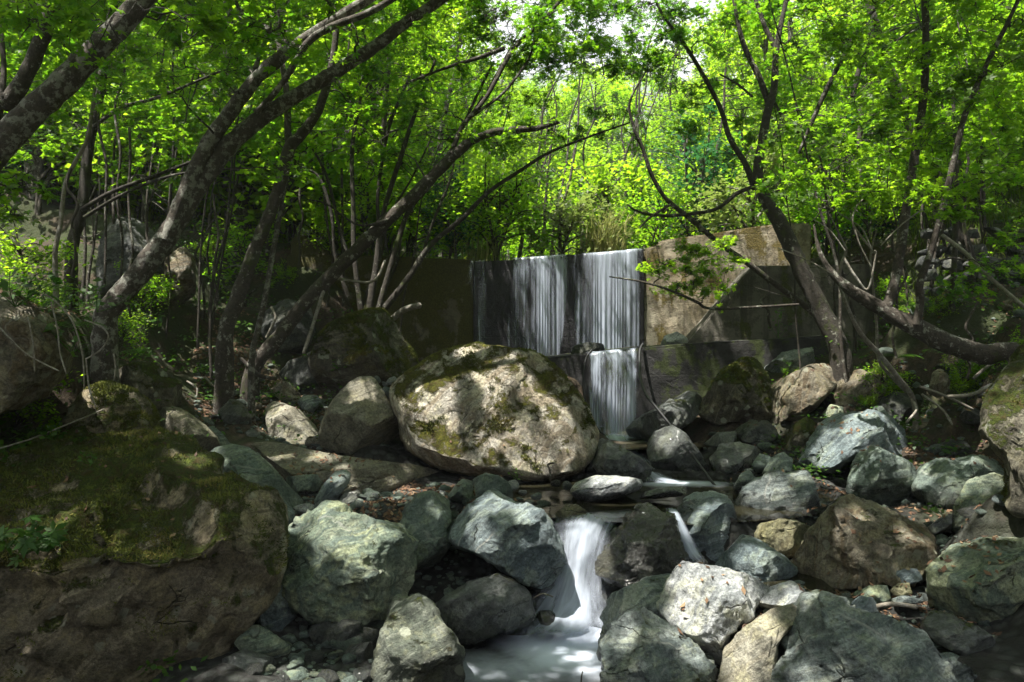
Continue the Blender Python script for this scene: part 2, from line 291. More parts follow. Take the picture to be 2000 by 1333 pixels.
rk('C', [(518, 885), (560, 800), (600, 720), (640, 668), (700, 658), (735, 673), (800, 690), (832, 760), (853, 850), (857, 885), (765, 935), (700, 955), (600, 985), (560, 975), (528, 925)], 5.8, 'wet', 'glossy wet dark boulder splitting the stream between two cascades', ty=.5, sub=6, rough=1.2)
rk('C', [(818, 695), (850, 640), (890, 610), (950, 603), (1010, 618), (1042, 680), (1052, 755), (1010, 860), (960, 885), (880, 840), (850, 765)], 6.2, 'blue', 'round grey boulder with a bright green moss tuft, right of the small side cascade', ty=.45, sub=5)
rk('C', [(625, 375), (650, 330), (720, 303), (800, 258), (870, 223), (935, 233), (925, 290), (865, 350), (790, 385), (735, 445), (680, 455), (635, 405)], 9.4, 'damp', 'wet mossy rock beside the foot of the small waterfall', ty=.45)
rk('C', [(712, 415), (750, 375), (810, 360), (852, 388), (902, 440), (945, 520), (925, 570), (820, 565), (750, 540), (718, 475)], 8.4, 'damp', 'dark wet rock behind the lower end of the right hose', ty=.4)
rk('R', [(20, 300), (60, 230), (100, 170), (180, 108), (250, 98), (292, 150), (300, 320), (240, 360), (160, 375), (80, 345)], 9.4, 'mossy', 'mossy boulder dotted with pale lichen, right of the small waterfall', ty=.6)
rk('R', [(270, 310), (300, 220), (400, 150), (500, 108), (562, 138), (542, 212), (482, 272), (400, 335), (320, 348)], 9.1, 'brown', 'big brown boulder tilting up to the right, beside the lichen-dotted boulder', ty=.55)
rk('R', [(270, 140), (350, 78), (460, 58), (472, 112), (350, 175)], 9.8, 'grey', 'pale grey rock behind the tilting brown boulder at the foot of the buttress', ty=.35)
rk('R', [(500, 240), (560, 168), (640, 143), (742, 168), (745, 245), (700, 300), (600, 312), (520, 300)], 9.0, 'brown', 'low rounded brown boulder under the bare pale shrub', ty=.5)
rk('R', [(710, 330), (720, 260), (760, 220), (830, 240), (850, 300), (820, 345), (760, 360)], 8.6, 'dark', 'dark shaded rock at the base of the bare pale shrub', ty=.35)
rk('R', [(495, 312), (530, 273), (580, 284), (584, 328), (530, 338)], 8.7, 'green', 'small pale green stone between the brown boulders and the long grey boulder', ty=.2, name='stone')
rk('R', [(383, 518), (430, 450), (470, 390), (490, 353), (560, 313), (660, 303), (760, 303), (822, 345), (852, 400), (850, 455), (800, 485), (640, 480), (600, 515), (560, 545), (500, 560), (430, 540)],
   7.8, 'blue', 'long blue-grey boulder with a sunlit crest on the right bank', ty=.55, planes=[((0.25, -0.95, -0.1), (1700, 860, 7.35)), ((-0.25, -0.45, 0.86), (1640, 820, 7.5))], sub=5, rough=1.2)
rk('R', [(335, 425), (400, 343), (440, 323), (482, 350), (472, 395), (430, 455), (370, 460)], 8.4, 'mossy', 'mossy pointed rock left of the long blue-grey boulder', ty=.35)
rk('R', [(72, 485), (110, 430), (170, 418), (252, 440), (262, 482), (222, 545), (150, 570), (88, 535)], 8.2, 'damp', 'dark rounded rock right of the lower end of the right hose', ty=.4)
rk('R', [(160, 375), (230, 333), (300, 340), (332, 390), (282, 435), (200, 420)], 8.8, 'dark', 'dark mossy rock beneath the lichen-dotted boulder', ty=.35)
rk('R', [(45, 425), (100, 380), (170, 376), (175, 418), (110, 440)], 8.7, 'damp', 'small dark flat stone above the dark rounded rock', ty=.25, name='stone')
rk('R', [(230, 505), (260, 460), (302, 470), (302, 525), (260, 550)], 7.7, 'teal', 'small green-grey block right of the dark rounded rock', ty=.2, name='stone')
rk('R', [(265, 545), (300, 480), (350, 453), (387, 480), (382, 545), (310, 570)], 7.5, 'teal', 'green-grey stone tucked left of the long blue-grey boulder', ty=.25, name='stone')
rk('R', [(155, 597), (190, 535), (220, 525), (252, 560), (232, 600)], 7.2, 'teal', 'small dark green stone at the right end of the middle pool', ty=.2, name='stone')
rk('R', [(148, 665), (200, 600), (270, 550), (340, 528), (362, 545), (440, 528), (472, 590), (478, 645), (462, 735), (380, 755), (250, 755), (178, 725)], 6.7, 'grey', 'wide pale grey boulder with a notched top, right of the middle pool', ty=.5, sub=5, planes=[((-0.4, -0.75, 0.5), (1470, 960, 6.35))])
rk('R', [(595, 595), (610, 530), (640, 448), (690, 435), (750, 458), (832, 500), (862, 550), (862, 625), (800, 680), (700, 665), (610, 630)], 7.1, 'teal', 'green-grey triangular boulder below the long blue-grey boulder', ty=.5)
rk('R', [(835, 590), (880, 508), (940, 488), (1050, 478), (1130, 463), (1192, 478), (1195, 540), (1100, 620), (1000, 690), (900, 670), (860, 630)], 7.0, 'teal', 'broad green-grey boulder with a leaf-strewn top on the right bank', ty=.55)
rk('R', [(875, 490), (920, 428), (990, 408), (1052, 420), (1070, 450), (1000, 500), (920, 515)], 7.7, 'dark', 'smooth dark green stone behind the broad leaf-strewn boulder', ty=.35)
rk('R', [(825, 385), (860, 338), (950, 320), (992, 340), (987, 395), (900, 450), (850, 450)], 8.2, 'brown', 'brown rock right of the long blue-grey boulder', ty=.35)
rk('R', [(985, 745), (1010, 650), (1060, 568), (1150, 538), (1232, 560), (1292, 640), (1295, 745), (1200, 795), (1080, 790)], 6.2, 'green', 'broad shaded boulder left of the lichen-covered boulder at the right edge', ty=.5)
rk('R', [(1103, 345), (1130, 260), (1180, 150), (1230, 60), (1300, 20), (1450, -10), (1550, 300), (1500, 700), (1320, 720), (1230, 695), (1190, 600), (1200, 480), (1150, 440)], 5.4, 'mossy', 'tall boulder blotched with large white lichen at the right edge', ty=.6, sub=5)
rk('R', [(405, 855), (440, 790), (490, 740), (510, 700), (560, 648), (630, 615), (700, 638), (800, 698), (870, 728), (922, 790), (972, 850), (910, 890), (880, 935), (790, 970), (700, 975), (560, 995), (430, 985), (400, 910)],
   5.8, 'brown', 'big brown-stained angular boulder with a pale peak in the right foreground', ty=.62, sub=6, planes=[((0.3, -0.93, 0.15), (1700, 1080, 5.3)), ((-0.55, -0.75, 0.35), (1590, 1060, 5.5))], rough=1.3)
rk('R', [(910, 910), (960, 838), (1040, 808), (1150, 788), (1290, 783), (1420, 820), (1440, 1100), (1290, 1180), (1150, 1160), (1040, 1105), (930, 1062), (908, 985)], 5.0, 'green', 'large dull green boulder at the lower right edge', ty=.55, sub=6)
rk('R', [(877, 1112), (910, 1060), (990, 1078), (1080, 1118), (1158, 1165), (1135, 1255), (1050, 1250), (950, 1190), (890, 1145)], 4.6, 'damp', 'dark grey oblong rock below the large dull green boulder', ty=.28)
rk('R', [(1145, 785), (1200, 733), (1252, 743), (1265, 785), (1200, 810)], 5.5, 'green', 'small stone perched behind the large dull green boulder', ty=.2, name='stone')
rk('R', [(895, 745), (950, 703), (996, 688), (992, 745), (930, 775)], 6.1, 'light', 'pale triangular stone right of the big brown-stained boulder', ty=.15, name='stone')
rk('R', [(125, 815), (160, 763), (230, 738), (330, 708), (400, 718), (468, 750), (435, 805), (410, 870), (340, 845), (260, 800), (190, 790)], 6.2, 'yellow', 'long yellowish rock behind the violet-grey rock', ty=.35)
rk('R', [(90, 895), (130, 838), (190, 773), (240, 783), (330, 838), (402, 890), (397, 925), (300, 965), (200, 950)], 5.85, 'blue', 'pointed violet-grey rock in front of the long yellowish rock', ty=.35)
rk('C', [(535, 1090), (570, 1008), (620, 978), (720, 938), (800, 918), (835, 938), (820, 1010), (790, 1090), (740, 1130), (640, 1125), (560, 1130)], 5.3, 'grey', 'grey boulder half hidden behind the bright pale boulder by the lower pool', ty=.45)
rk('C', [(752, 1022), (780, 960), (820, 898), (860, 883), (930, 893), (1000, 908), (1100, 928), (1182, 958), (1174, 1012), (1122, 1065), (1060, 1110), (1010, 1180), (995, 1265), (940, 1255), (860, 1185), (800, 1112), (760, 1064)],
   5.05, 'light', 'bright pale grey boulder right of the lower pool', ty=.5, sub=6, planes=[((0.05, -0.50, 0.86), (1400, 1150, 4.75))])
rk('C', [(522, 1195), (560, 1130), (600, 1078), (680, 1056), (750, 1080), (850, 1150), (960, 1250), (1030, 1430), (560, 1440), (538, 1295), (526, 1245)], 4.75, 'grey', 'rugged grey boulder below the bright pale boulder at the bottom edge', ty=.45, sub=6, rough=1.3)
rk('R', [(90, 1420), (130, 1198), (200, 1128), (300, 1058), (380, 1033), (435, 1058), (370, 1120), (330, 1190), (320, 1280), (330, 1420)], 4.6, 'cream', 'smooth cream boulder leaning against the long ribbed foreground slab', ty=.4, rough=.6)
rk('R', [(235, 1300), (260, 1230), (300, 1178), (400, 1058), (470, 1013), (520, 1028), (620, 1068), (720, 1108), (860, 1178), (960, 1228), (1080, 1288), (1200, 1400), (1000, 1500), (260, 1500)], 4.35, 'grey', 'long ribbed grey slab sloping down to the right in the foreground', ty=.55, sub=6, rough=1.7, planes=[((0.2, -0.62, 0.75), (1620, 1240, 4.1))])
rk('R', [(585, 1055), (640, 1003), (690, 1008), (722, 1050), (702, 1098), (640, 1090)], 4.9, 'blue', 'small knobbly grey stone in the leaf litter behind the ribbed slab', ty=.16, name='stone')
rk('R', [(605, 995), (680, 963), (750, 963), (763, 1020), (700, 1035), (650, 1010)], 5.15, 'green', 'green-grey flat stone below the big brown-stained boulder', ty=.2, name='stone')
rk('R', [(255, 1030), (300, 968), (380, 943), (432, 980), (434, 1035), (340, 1065), (270, 1068)], 5.0, 'light', 'pale angular rock between the bright pale boulder and the ribbed slab', ty=.22, name='stone')
rk('R', [(743, 932), (790, 898), (860, 898), (884, 940), (830, 965), (770, 965)], 5.4, 'blue', 'small dark blue stone at the right foot of the brown-stained boulder', ty=.16, name='stone')
rk('R', [(755, 985), (790, 955), (830, 953), (844, 997), (780, 1008)], 5.15, 'yellow', 'small olive stone in the leaves in front of the brown-stained boulder', ty=.12, name='stone')
rk('R', [(760, 1015), (800, 1003), (882, 1005), (884, 1030), (780, 1040)], 5.0, 'grey', 'thin flat grey stone left of the large dull green boulder', ty=.14, name='stone')
rk('M', [(12, 1185), (50, 1118), (110, 1113), (170, 1148), (228, 1190), (230, 1255), (120, 1245), (40, 1215)], 5.0, 'green', 'rounded green stone with a pale spot under the huge mossy boulder', ty=.25, name='stone')
rk('M', [(90, 1010), (120, 928), (160, 913), (222, 960), (248, 1010), (243, 1085), (190, 1145), (120, 1115)], 5.35, 'blue', 'bluish angular rock between the huge mossy boulder and the green layered boulder', ty=.3)
rk('M', [(-20, 1110), (60, 1000), (100, 978), (125, 1050), (80, 1115), (0, 1170)], 5.1, 'teal', 'dark green stone tucked under the front of the huge mossy boulder', ty=.25, name='stone')
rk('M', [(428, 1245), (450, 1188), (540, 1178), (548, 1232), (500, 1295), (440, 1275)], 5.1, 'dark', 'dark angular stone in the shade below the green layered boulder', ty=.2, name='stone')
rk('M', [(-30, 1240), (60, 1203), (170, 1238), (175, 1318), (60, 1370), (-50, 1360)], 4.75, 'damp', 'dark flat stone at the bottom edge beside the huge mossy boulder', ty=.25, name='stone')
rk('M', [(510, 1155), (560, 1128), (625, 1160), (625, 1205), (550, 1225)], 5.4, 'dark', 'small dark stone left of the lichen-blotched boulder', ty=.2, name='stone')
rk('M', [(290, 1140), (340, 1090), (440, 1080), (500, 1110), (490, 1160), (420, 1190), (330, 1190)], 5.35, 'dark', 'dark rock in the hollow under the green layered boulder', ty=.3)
rk('M', [(175, 1340), (220, 1288), (282, 1283), (315, 1335), (250, 1400)], 4.7, 'green', 'pale green stone at the bottom edge left of the lichen-blotched boulder', ty=.2, name='stone')
rk('L', [(832, 302), (880, 253), (920, 268), (957, 320), (952, 368), (900, 368), (850, 335)], 8.3, 'dark', 'dark grey rock below the leaf-strewn bank, left of the cream boulder', ty=.3)
rk('L', [(918, 388), (960, 363), (992, 385), (987, 410), (940, 412)], 8.1, 'damp', 'little dark stone left of the cream boulder', ty=.16, name='stone')
rk('C', [(270, 1115), (300, 1060), (350, 1058), (388, 1100), (390, 1145), (290, 1150)], 5.55, 'wet', 'small wet dark rock half under the white water of the main cascade', ty=.18, name='stone')
rk('P', [(1110, 692), (1120, 676), (1150, 668), (1178, 672), (1182, 688), (1150, 696)], 10.35, 'dark', 'flat mossy stone on the concrete apron under the waterfall', ty=.25, name='stone')
rk('P', [(1288, 676), (1298, 656), (1322, 648), (1342, 660), (1348, 680)], 10.6, 'light', 'pale stone lying on the apron between the waterfall and the buttress', ty=.25, name='stone')
rk('P', [(190, 570), (197, 475), (230, 425), (270, 422), (302, 460), (315, 530), (300, 610), (215, 620)], 9.6, 'dark', 'large dark boulder behind the double-stemmed leaning tree', ty=.6)
rk('P', [(320, 560), (335, 500), (355, 480), (378, 505), (382, 580), (350, 610), (325, 600)], 9.9, 'brown', 'upright brown rock right of the double-stemmed leaning trunk', ty=.35)
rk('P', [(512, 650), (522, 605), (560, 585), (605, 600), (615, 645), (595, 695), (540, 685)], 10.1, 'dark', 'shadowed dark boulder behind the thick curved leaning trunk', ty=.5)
rk('P', [(585, 735), (600, 690), (640, 670), (665, 700), (660, 745), (620, 760)], 9.9, 'dark', 'dark stone wedged left of the great moss-covered boulder', ty=.3, name='stone')
rk('R', [(1020, 320), (1040, 290), (1090, 285), (1115, 320), (1090, 350), (1040, 345)], 7.6, 'dark', 'round dark rock beside the roots on the right bank', ty=.25, name='stone')
rk('R', [(900, 230), (920, 150), (950, 130), (985, 170), (985, 225), (940, 250)], 8.0, 'brown', 'brown rock under the fallen trunk on the right bank', ty=.3, name='stone')

def poly_area(p):
    x, y = p[:, 0], p[:, 1]; x2, y2 = np.roll(x, -1), np.roll(y, -1); cr = x * y2 - x2 * y; a = cr.sum() / 2
    return abs(a), np.array((((x + x2) * cr).sum() / (6 * a), ((y + y2) * cr).sum() / (6 * a)))
for r in ROCKS:
    q = np.array([W(px, py, r['d']) for px, py in r['pts']])
    # each boulder has its own axes: one across, one up, one along its thickness, which leans back into the bank
    c0 = q.mean(0); fw = c0 / np.linalg.norm(c0); rt = np.cross(fw, (0, 0, 1)); rt /= np.linalg.norm(rt); up = np.cross(rt, fw)
    tt = (c0 @ fw) / (q @ fw); q = q * tt[:, None] - c0; r['C'] = c0; r['A'] = np.stack([rt, fw, up], 0)
    r['xz'] = np.stack([q @ rt, q @ up], 1)
    r['area'], r['c'] = poly_area(r['xz']); r['size'] = math.sqrt(r['area'] / math.pi)
    wq = r['C'] + r['xz'][:, :1] * rt + r['xz'][:, 1:] * up; r['zmin'], r['zmax'] = wq[:, 2].min(), wq[:, 2].max()
    if r['ty'] is None: r['ty'] = 0.85 * r['size']

# ------------------------------------------------------------------ terrain
WF, WM = -2.08, -1.37                          # water levels: lower pool, middle pool
GP = []
for px, py, d in [(100, 1480, 4.3), (0, 1450, 4.6), (-200, 1500, 4.0), (250, 1480, 4.2), (0, 900, 5.6), (100, 880, 6.0), (-200, 900, 5.0), (60, 860, 6.4), (450, 1300, 4.6), (300, 1340, 4.2), (700, 1300, 4.9), (650, 985, 7.2), (850, 965, 7.1), (740, 975, 6.7), (900, 1130, 5.9), (450, 790, 8.9), (400, 735, 9.2), (400, 680, 9.7), (470, 600, 10.6), (600, 525, 11.5),
                  (250, 610, 9.2), (100, 600, 7.2), (0, 560, 6.9), (-100, 575, 6.6), (-400, 560, 6.2), (-800, 480, 6), (330, 490, 11.2), (100, 470, 11), (-200, 400, 11), (-800, 200, 11), (250, 700, 8.0),
                  (1300, 1010, 6.8), (1200, 985, 7.2), (1420, 985, 7.2), (1480, 1140, 6.0), (1700, 1165, 5.6), (1800, 1185, 5.1), (1900, 1255, 4.5), (1600, 1340, 4.1), (1900, 1060, 6), (1870, 910, 7.3), (1800, 860, 8), (1900, 790, 7.9), (1950, 710, 7.7),
                  (1700, 725, 9), (2000, 610, 8), (1850, 570, 9.1), (1800, 620, 9.2), (1990, 560, 9.0), (2100, 540, 9), (1960, 430, 10.3), (2100, 400, 10.3), (1900, 372, 11.5), (2000, 340, 12), (1700, 450, 12), (2300, 560, 7), (2700, 480, 7), (2600, 250, 11), (2100, 900, 5.5), (2400, 850, 4.5), (2100, 1150, 4.6),
                  (1250, 870, 9.6), (1200, 850, 9.9), (1350, 900, 9.0), (1200, 1340, 4.4), (1050, 1340, 4.2), (1650, 690, 10), (1550, 700, 9.9)]:
    GP.append(W(px, py, d))
for x in (-1.0, 0.0, 1.0, 2.0): GP.append(np.array((x, 10.6, -0.33)))
for x, y, z in [(0.1, 4.6, -2.5), (0.55, 5.0, -2.5), (0.2, 5.3, -2.5), (0.6, 5.4, -2.5), (-.25, 5.6, -2.45), (-.1, 5.85, -2.4), (-.5, 5.2, -2.4), (0.3, 4.2, -2.5), (0.6, 7.0, -1.62), (1.2, 7.3, -1.62), (1.6, 7.2, -1.6), (0.9, 6.5, -1.62), (1.4, 6.1, -1.95), (0, 3, -2.4), (0, 0, -2.2), (-3, 0, -0.9), (3, 0, -1.0), (-6, 0, 1), (6, 0, 1.2), (0, -6, -2.0), (-6, -6, 1), (6, -6, 1), (-2.5, 3, -1.5), (2.5, 2.5, -1.8), (-9, 5, 3), (9, 5, 3)]:
    GP.append(np.array((x, y, z)))
for r in ROCKS:
    if r['size'] > 0.1 and 'overhanging' not in r['label']: GP.append(np.array((r['C'][0], r['C'][1], r['zmin'] + 0.16 * (r['zmax'] - r['zmin']))))
GP = np.array(GP)
def dam_y(x): return 11.35 + 0 * x
def front_z(x, y):
    o = np.zeros(len(x)); n = 4000
    for i in range(0, len(x), n):
        dx = x[i:i + n, None] - GP[None, :, 0]; dy = y[i:i + n, None] - GP[None, :, 1]
        w = 1.0 / (dx * dx + dy * dy + 0.02) ** 2.0
        o[i:i + n] = (w * GP[None, :, 2]).sum(1) / w.sum(1)
    return o
def back_z(x, y):
    ax = x - 0.10 * y
    return 1.12 + 0.07 * np.maximum(y - 12, 0) + 0.0006 * np.maximum(y - 20, 0) ** 2 + 0.16 * np.maximum(np.abs(ax) - 2.6, 0) + 0.3 * np.maximum(np.abs(ax) - 8, 0)
def ground_z(x, y):
    x = np.atleast_1d(np.asarray(x, float)); y = np.atleast_1d(np.asarray(y, float))
    fz = front_z(x, y); bz = back_z(x, y)
    t = sstep(11.15, 11.75, y)
    far = sstep(12, 16, np.hypot(x, y - 4)) * (y < 12)
    z = fz * (1 - t) + bz * t
    z = z * (1 - far) + (1.0 + 0.35 * np.abs(x)) * far * (1 - t) + z * far * t
    de = np.hypot((x - 1.25) / 1.5, (y - 7.05) / .96); lip = np.where(((x > .25) & (x < 1.0)) | ((x > 1.15) & (x < 1.4)), WM - .12, WM + .07)
    z = np.where(de < 1.0, np.minimum(z, WM - .10 - .1 * (1 - de)), z); k = sstep(1.0, 1.06, de) * sstep(1.22, 1.08, de); z = z + np.maximum(lip - z, 0) * k
    p = np.stack([x, y, z * 0], 1)
    return z + 0.07 * fbm(p * 1.3, 4, 3) + 0.03 * fbm(p * 6, 3, 9)
def gz(x, y): return float(ground_z([x], [y])[0])

def soil_mat():
    t = NT('forest_soil'); v = t.coords(False)
    a = t.noise(v, 1.5, 5, 0.6); b = t.noise(v, 14, 6, 0.7); f = t.noise(v, 70, 4, 0.7)
    c = t.mix(t.ramp(b, 0.35, 0.65), (0.035, 0.026, 0.017), (0.085, 0.060, 0.038))
    c = t.mix(t.ramp(f, 0.5, 0.7, 0, 0.7), c, (0.14, 0.105, 0.07))
    c = t.mix(t.ramp(a, 0.40, 0.54, 0, 0.85), c, (0.03, 0.046, 0.010))
    bed = t.add('ShaderNodeAttribute', attribute_name='bed').outputs['Fac']
    vo = t.add('ShaderNodeTexVoronoi', {'Scale': 11.0, 'Randomness': 1.0}); t.t.links.new(v, vo.inputs['Vector'])
    sv = t.add('ShaderNodeSeparateColor'); t.t.links.new(vo.outputs['Color'], sv.inputs[0])
    st = t.mix(sv.outputs[0], (0.030, 0.033, 0.031), (0.085, 0.09, 0.082)); st = t.mix(t.ramp(vo.outputs['Distance'], .25, .6, 0.0, 0.85), st, (0.012, 0.011, 0.009))
    c = t.mix(bed, c, st)
    h = t.math('ADD', b, t.math('MULTIPLY', f, 0.6)); h = t.math('SUBTRACT', h, t.math('MULTIPLY', bed, t.math('MULTIPLY', vo.outputs['Distance'], 2.2)))
    p = t.add('ShaderNodeBsdfPrincipled', {'Base Color': c, 'Roughness': 0.95, 'Normal': t.bump(h, 1.0, 0.05)})
    return t.done(p.outputs[0])
M['soil'] = soil_mat()
def grid(xs, ys):
    X, Y = np.meshgrid(xs, ys); n, m = len(xs), len(ys)
    i = (np.arange(m - 1)[:, None] * n + np.arange(n - 1)[None, :]).ravel()
    return X.ravel(), Y.ravel(), np.stack([i, i + 1, i + n + 1, i + n], 1)
xs = np.concatenate([np.linspace(-160, -14, 40)[:-1], np.linspace(-14, 14, 360), np.linspace(14, 160, 40)[1:]])
ys = np.concatenate([np.linspace(-60, -2, 20)[:-1], np.linspace(-2, 14, 250), np.linspace(14, 150, 110)[1:]])
gx, gy, gf = grid(xs, ys)
gzv = ground_z(gx, gy)
o = link('ground', mesh_np('ground', np.stack([gx, gy, gzv], 1), gf, M['soil'], smooth=True, attr={'bed': sstep(3.4, 2.4, np.abs(gx - .08 * gy)) * sstep(9.4, 8.3, gy + .25 * np.maximum(-gx - .6, 0) * 3) * sstep(1.5, 3, gy)})); o['kind'] = 'structure'

# the far mountain beyond the valley
def hill_mat():
    t = NT('far_forest_hills'); v = t.coords(False)
    c = t.mix(t.ramp(t.noise(v, 0.3, 6, 0.7), 0.4, 0.6), (0.03, 0.07, 0.025), (0.06, 0.11, 0.045))
    p = t.add('ShaderNodeBsdfPrincipled', {'Base Color': c, 'Roughness': 1.0, 'Normal': t.bump(t.noise(v, 0.5, 6, 0.7), 1.0, 3.0)})
    return t.done(p.outputs[0])
hx, hy, hf = grid(np.linspace(-520, 640, 220), np.linspace(105, 560, 110))
hp = np.stack([hx, hy, hx * 0], 1)
hz = -6 + 0.47 * np.clip(hy - 105, 0, 270) * (1 + 0.25 * fbm(hp * 0.010, 4, 40)) * (0.86 + 0.14 * np.cos((hx - 52) * 0.016)) + 5 * fbm(hp * 0.05, 4, 41) + 2.2 * np.abs(fbm(hp * 0.2, 3, 42))
o = link('hills', mesh_np('hills', np.stack([hx, hy, hz], 1), hf, hill_mat(), smooth=True)); o['kind'] = 'structure'

# ------------------------------------------------------------------ concrete check dam
def concrete(name, ca, cb, wet=0.0, moss=0.0, mosscol=(0.05, 0.05, 0.01)):
    t = NT(name); v = t.coords(False)
    a = t.noise(v, 1.3, 6, 0.65, 0.5); b = t.noise(v, 9, 6, 0.7); f = t.noise(v, 60, 4, 0.7)
    st = t.noise(t.scaled(v, (5.0, 5.0, 0.35)), 1.0, 5, 0.6, 0.4)
    c = t.mix(t.ramp(a, 0.38, 0.62), ca, cb)
    c = t.mix(t.ramp(st, 0.50, 0.66, 0, 0.8), c, tuple(x * 0.35 for x in ca))
    c = t.mix(t.ramp(b, 0.50, 0.62, 0, 0.7), c, tuple(x * 0.4 for x in ca)); c = t.mix(t.ramp(t.noise(v, 3.2, 8, 0.7, 0.3), 0.52, 0.60, 0, 0.6), c, tuple(x * 0.5 for x in ca))
    sep = t.add('ShaderNodeSeparateXYZ'); t.t.links.new(v, sep.inputs[0])
    # shutter-board lines of the poured concrete
    ln = t.math('ABSOLUTE', t.math('SUBTRACT', t.math('FRACT', t.math('MULTIPLY', t.math('ADD', sep.outputs[2], t.math('MULTIPLY', a, 0.03)), 2.1)), 0.5))
    line = t.ramp(ln, 0.0, 0.02, 1.0, 0.0)
    c = t.mix(t.math('MULTIPLY', line, 0.06), c, tuple(x * 0.3 for x in ca))
    if moss:
        mk = t.ramp(t.math('ADD', t.noise(v, 2.2, 6, 0.7), t.math('MULTIPLY', st, 0.6)), 0.95 - 0.3 * moss, 1.02 - 0.3 * moss)
        c = t.mix(mk, c, t.mix(t.ramp(f, .35, .65), mosscol, tuple(x * 2.2 for x in mosscol)))
    h = t.math('SUBTRACT', t.math('ADD', b, t.math('MULTIPLY', f, 0.5)), t.math('MULTIPLY', line, 0.10))
    p = t.add('ShaderNodeBsdfPrincipled', {'Base Color': c, 'Roughness': t.ramp(b, .3, .7, 0.85 - 0.55 * wet, 0.95 - 0.5 * wet), 'Normal': t.bump(h, 0.8, 0.02)})
    return t.done(p.outputs[0])
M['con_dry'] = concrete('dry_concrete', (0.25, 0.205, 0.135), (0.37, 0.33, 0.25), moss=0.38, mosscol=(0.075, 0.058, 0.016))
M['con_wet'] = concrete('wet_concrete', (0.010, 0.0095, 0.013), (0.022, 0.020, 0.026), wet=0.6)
M['con_moss'] = concrete('mossy_concrete', (0.085, 0.07, 0.045), (0.15, 0.13, 0.09), moss=0.9, mosscol=(0.035, 0.032, 0.006))
M['con_grey'] = concrete('grey_concrete', (0.095, 0.088, 0.07), (0.145, 0.135, 0.11), moss=0.25, mosscol=(0.03, 0.035, 0.006))
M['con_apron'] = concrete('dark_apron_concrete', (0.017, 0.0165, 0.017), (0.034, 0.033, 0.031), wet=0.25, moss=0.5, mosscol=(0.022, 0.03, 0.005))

def prism(front, thick, mat, name, parent, bev=0.025, base=(0, 0, 0), push=None, cell=0.11):
    """front: list of world points (a wall face), extruded back (+y) by thick; surface cut into cells and roughened"""
    bm = bmesh.new(); a = [bm.verts.new(p) for p in front]; f = bm.faces.new(a)
    ex = bmesh.ops.extrude_face_region(bm, geom=[f])
    bmesh.ops.translate(bm, verts=[v for v in ex['geom'] if isinstance(v, bmesh.types.BMVert)], vec=push or (0, thick, 0))
    bmesh.ops.recalc_face_normals(bm, faces=bm.faces)
    bmesh.ops.bevel(bm, geom=bm.edges[:], offset=bev, segments=2, affect='EDGES')
    bmesh.ops.triangulate(bm, faces=bm.faces)
    for _ in range(6):
        lg = [e for e in bm.edges if e.calc_length() > cell * 1.6]
        if not lg: break
        bmesh.ops.subdivide_edges(bm, edges=lg, cuts=1); bmesh.ops.triangulate(bm, faces=bm.faces)
    co = np.array([v.co[:] for v in bm.verts]); nn = np.array([v.normal[:] for v in bm.verts])
    dsp = 0.022 * fbm(co * 2.5, 4, 71) + 0.008 * fbm(co * 12, 3, 72)
    for v, c in zip(bm.verts, co + nn * dsp[:, None] - np.array(base)): v.co = c
    me = bpy.data.meshes.new(name); bm.to_mesh(me); bm.free(); me.materials.append(mat)
    return link(name, me, parent)
DAMB = W(1100, 690, 11.3); DAMB = (float(DAMB[0]), 11.3, float(DAMB[2]))
dam = empty('check_dam', DAMB, 'stained concrete check dam with water sheeting over its crest and a lower apron step', 'dam')
CREST = [(925, 512), (1000, 507), (1060, 503), (1100, 500), (1180, 495), (1258, 487)]
DW = 11.2
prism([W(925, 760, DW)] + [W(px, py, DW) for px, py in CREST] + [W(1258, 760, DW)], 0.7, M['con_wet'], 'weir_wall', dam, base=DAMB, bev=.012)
prism([W(560, 760, DW + .02), W(560, 498, DW + .02), W(770, 500, DW + .02), W(924, 508, DW + .02), W(924, 760, DW + .02)], 0.72, M['con_moss'], 'wing_wall', dam, base=DAMB)
wr = [W(1259, 745, DW + .03), W(1259, 486, DW + .03), W(1300, 468, DW), W(1360, 461, DW - .05), W(1430, 450, DW - .12), W(1530, 434, DW - .2), W(1585, 436, DW - .25), W(1585, 760, DW - .25)]
prism(wr, 0.7, M['con_dry'], 'wing_wall', dam, base=DAMB)
prism([W(1330, 685, 10.45), W(1470, 520, 10.45), W(1700, 516, 10.45), W(1760, 700, 10.45)], 0.42, M['con_grey'], 'buttress', dam, base=DAMB, bev=.015)
ap = [W(800, 900, 10.0), W(800, 722, 10.0), W(1050, 702, 10.0), W(1150, 690, 10.0), W(1250, 681, 10.0), W(1350, 671, 10.0), W(1500, 663, 10.0), W(1640, 655, 10.0), W(1640, 900, 10.0)]
prism(ap, 1.15, M['con_apron'], 'apron', dam, base=DAMB, bev=.03)

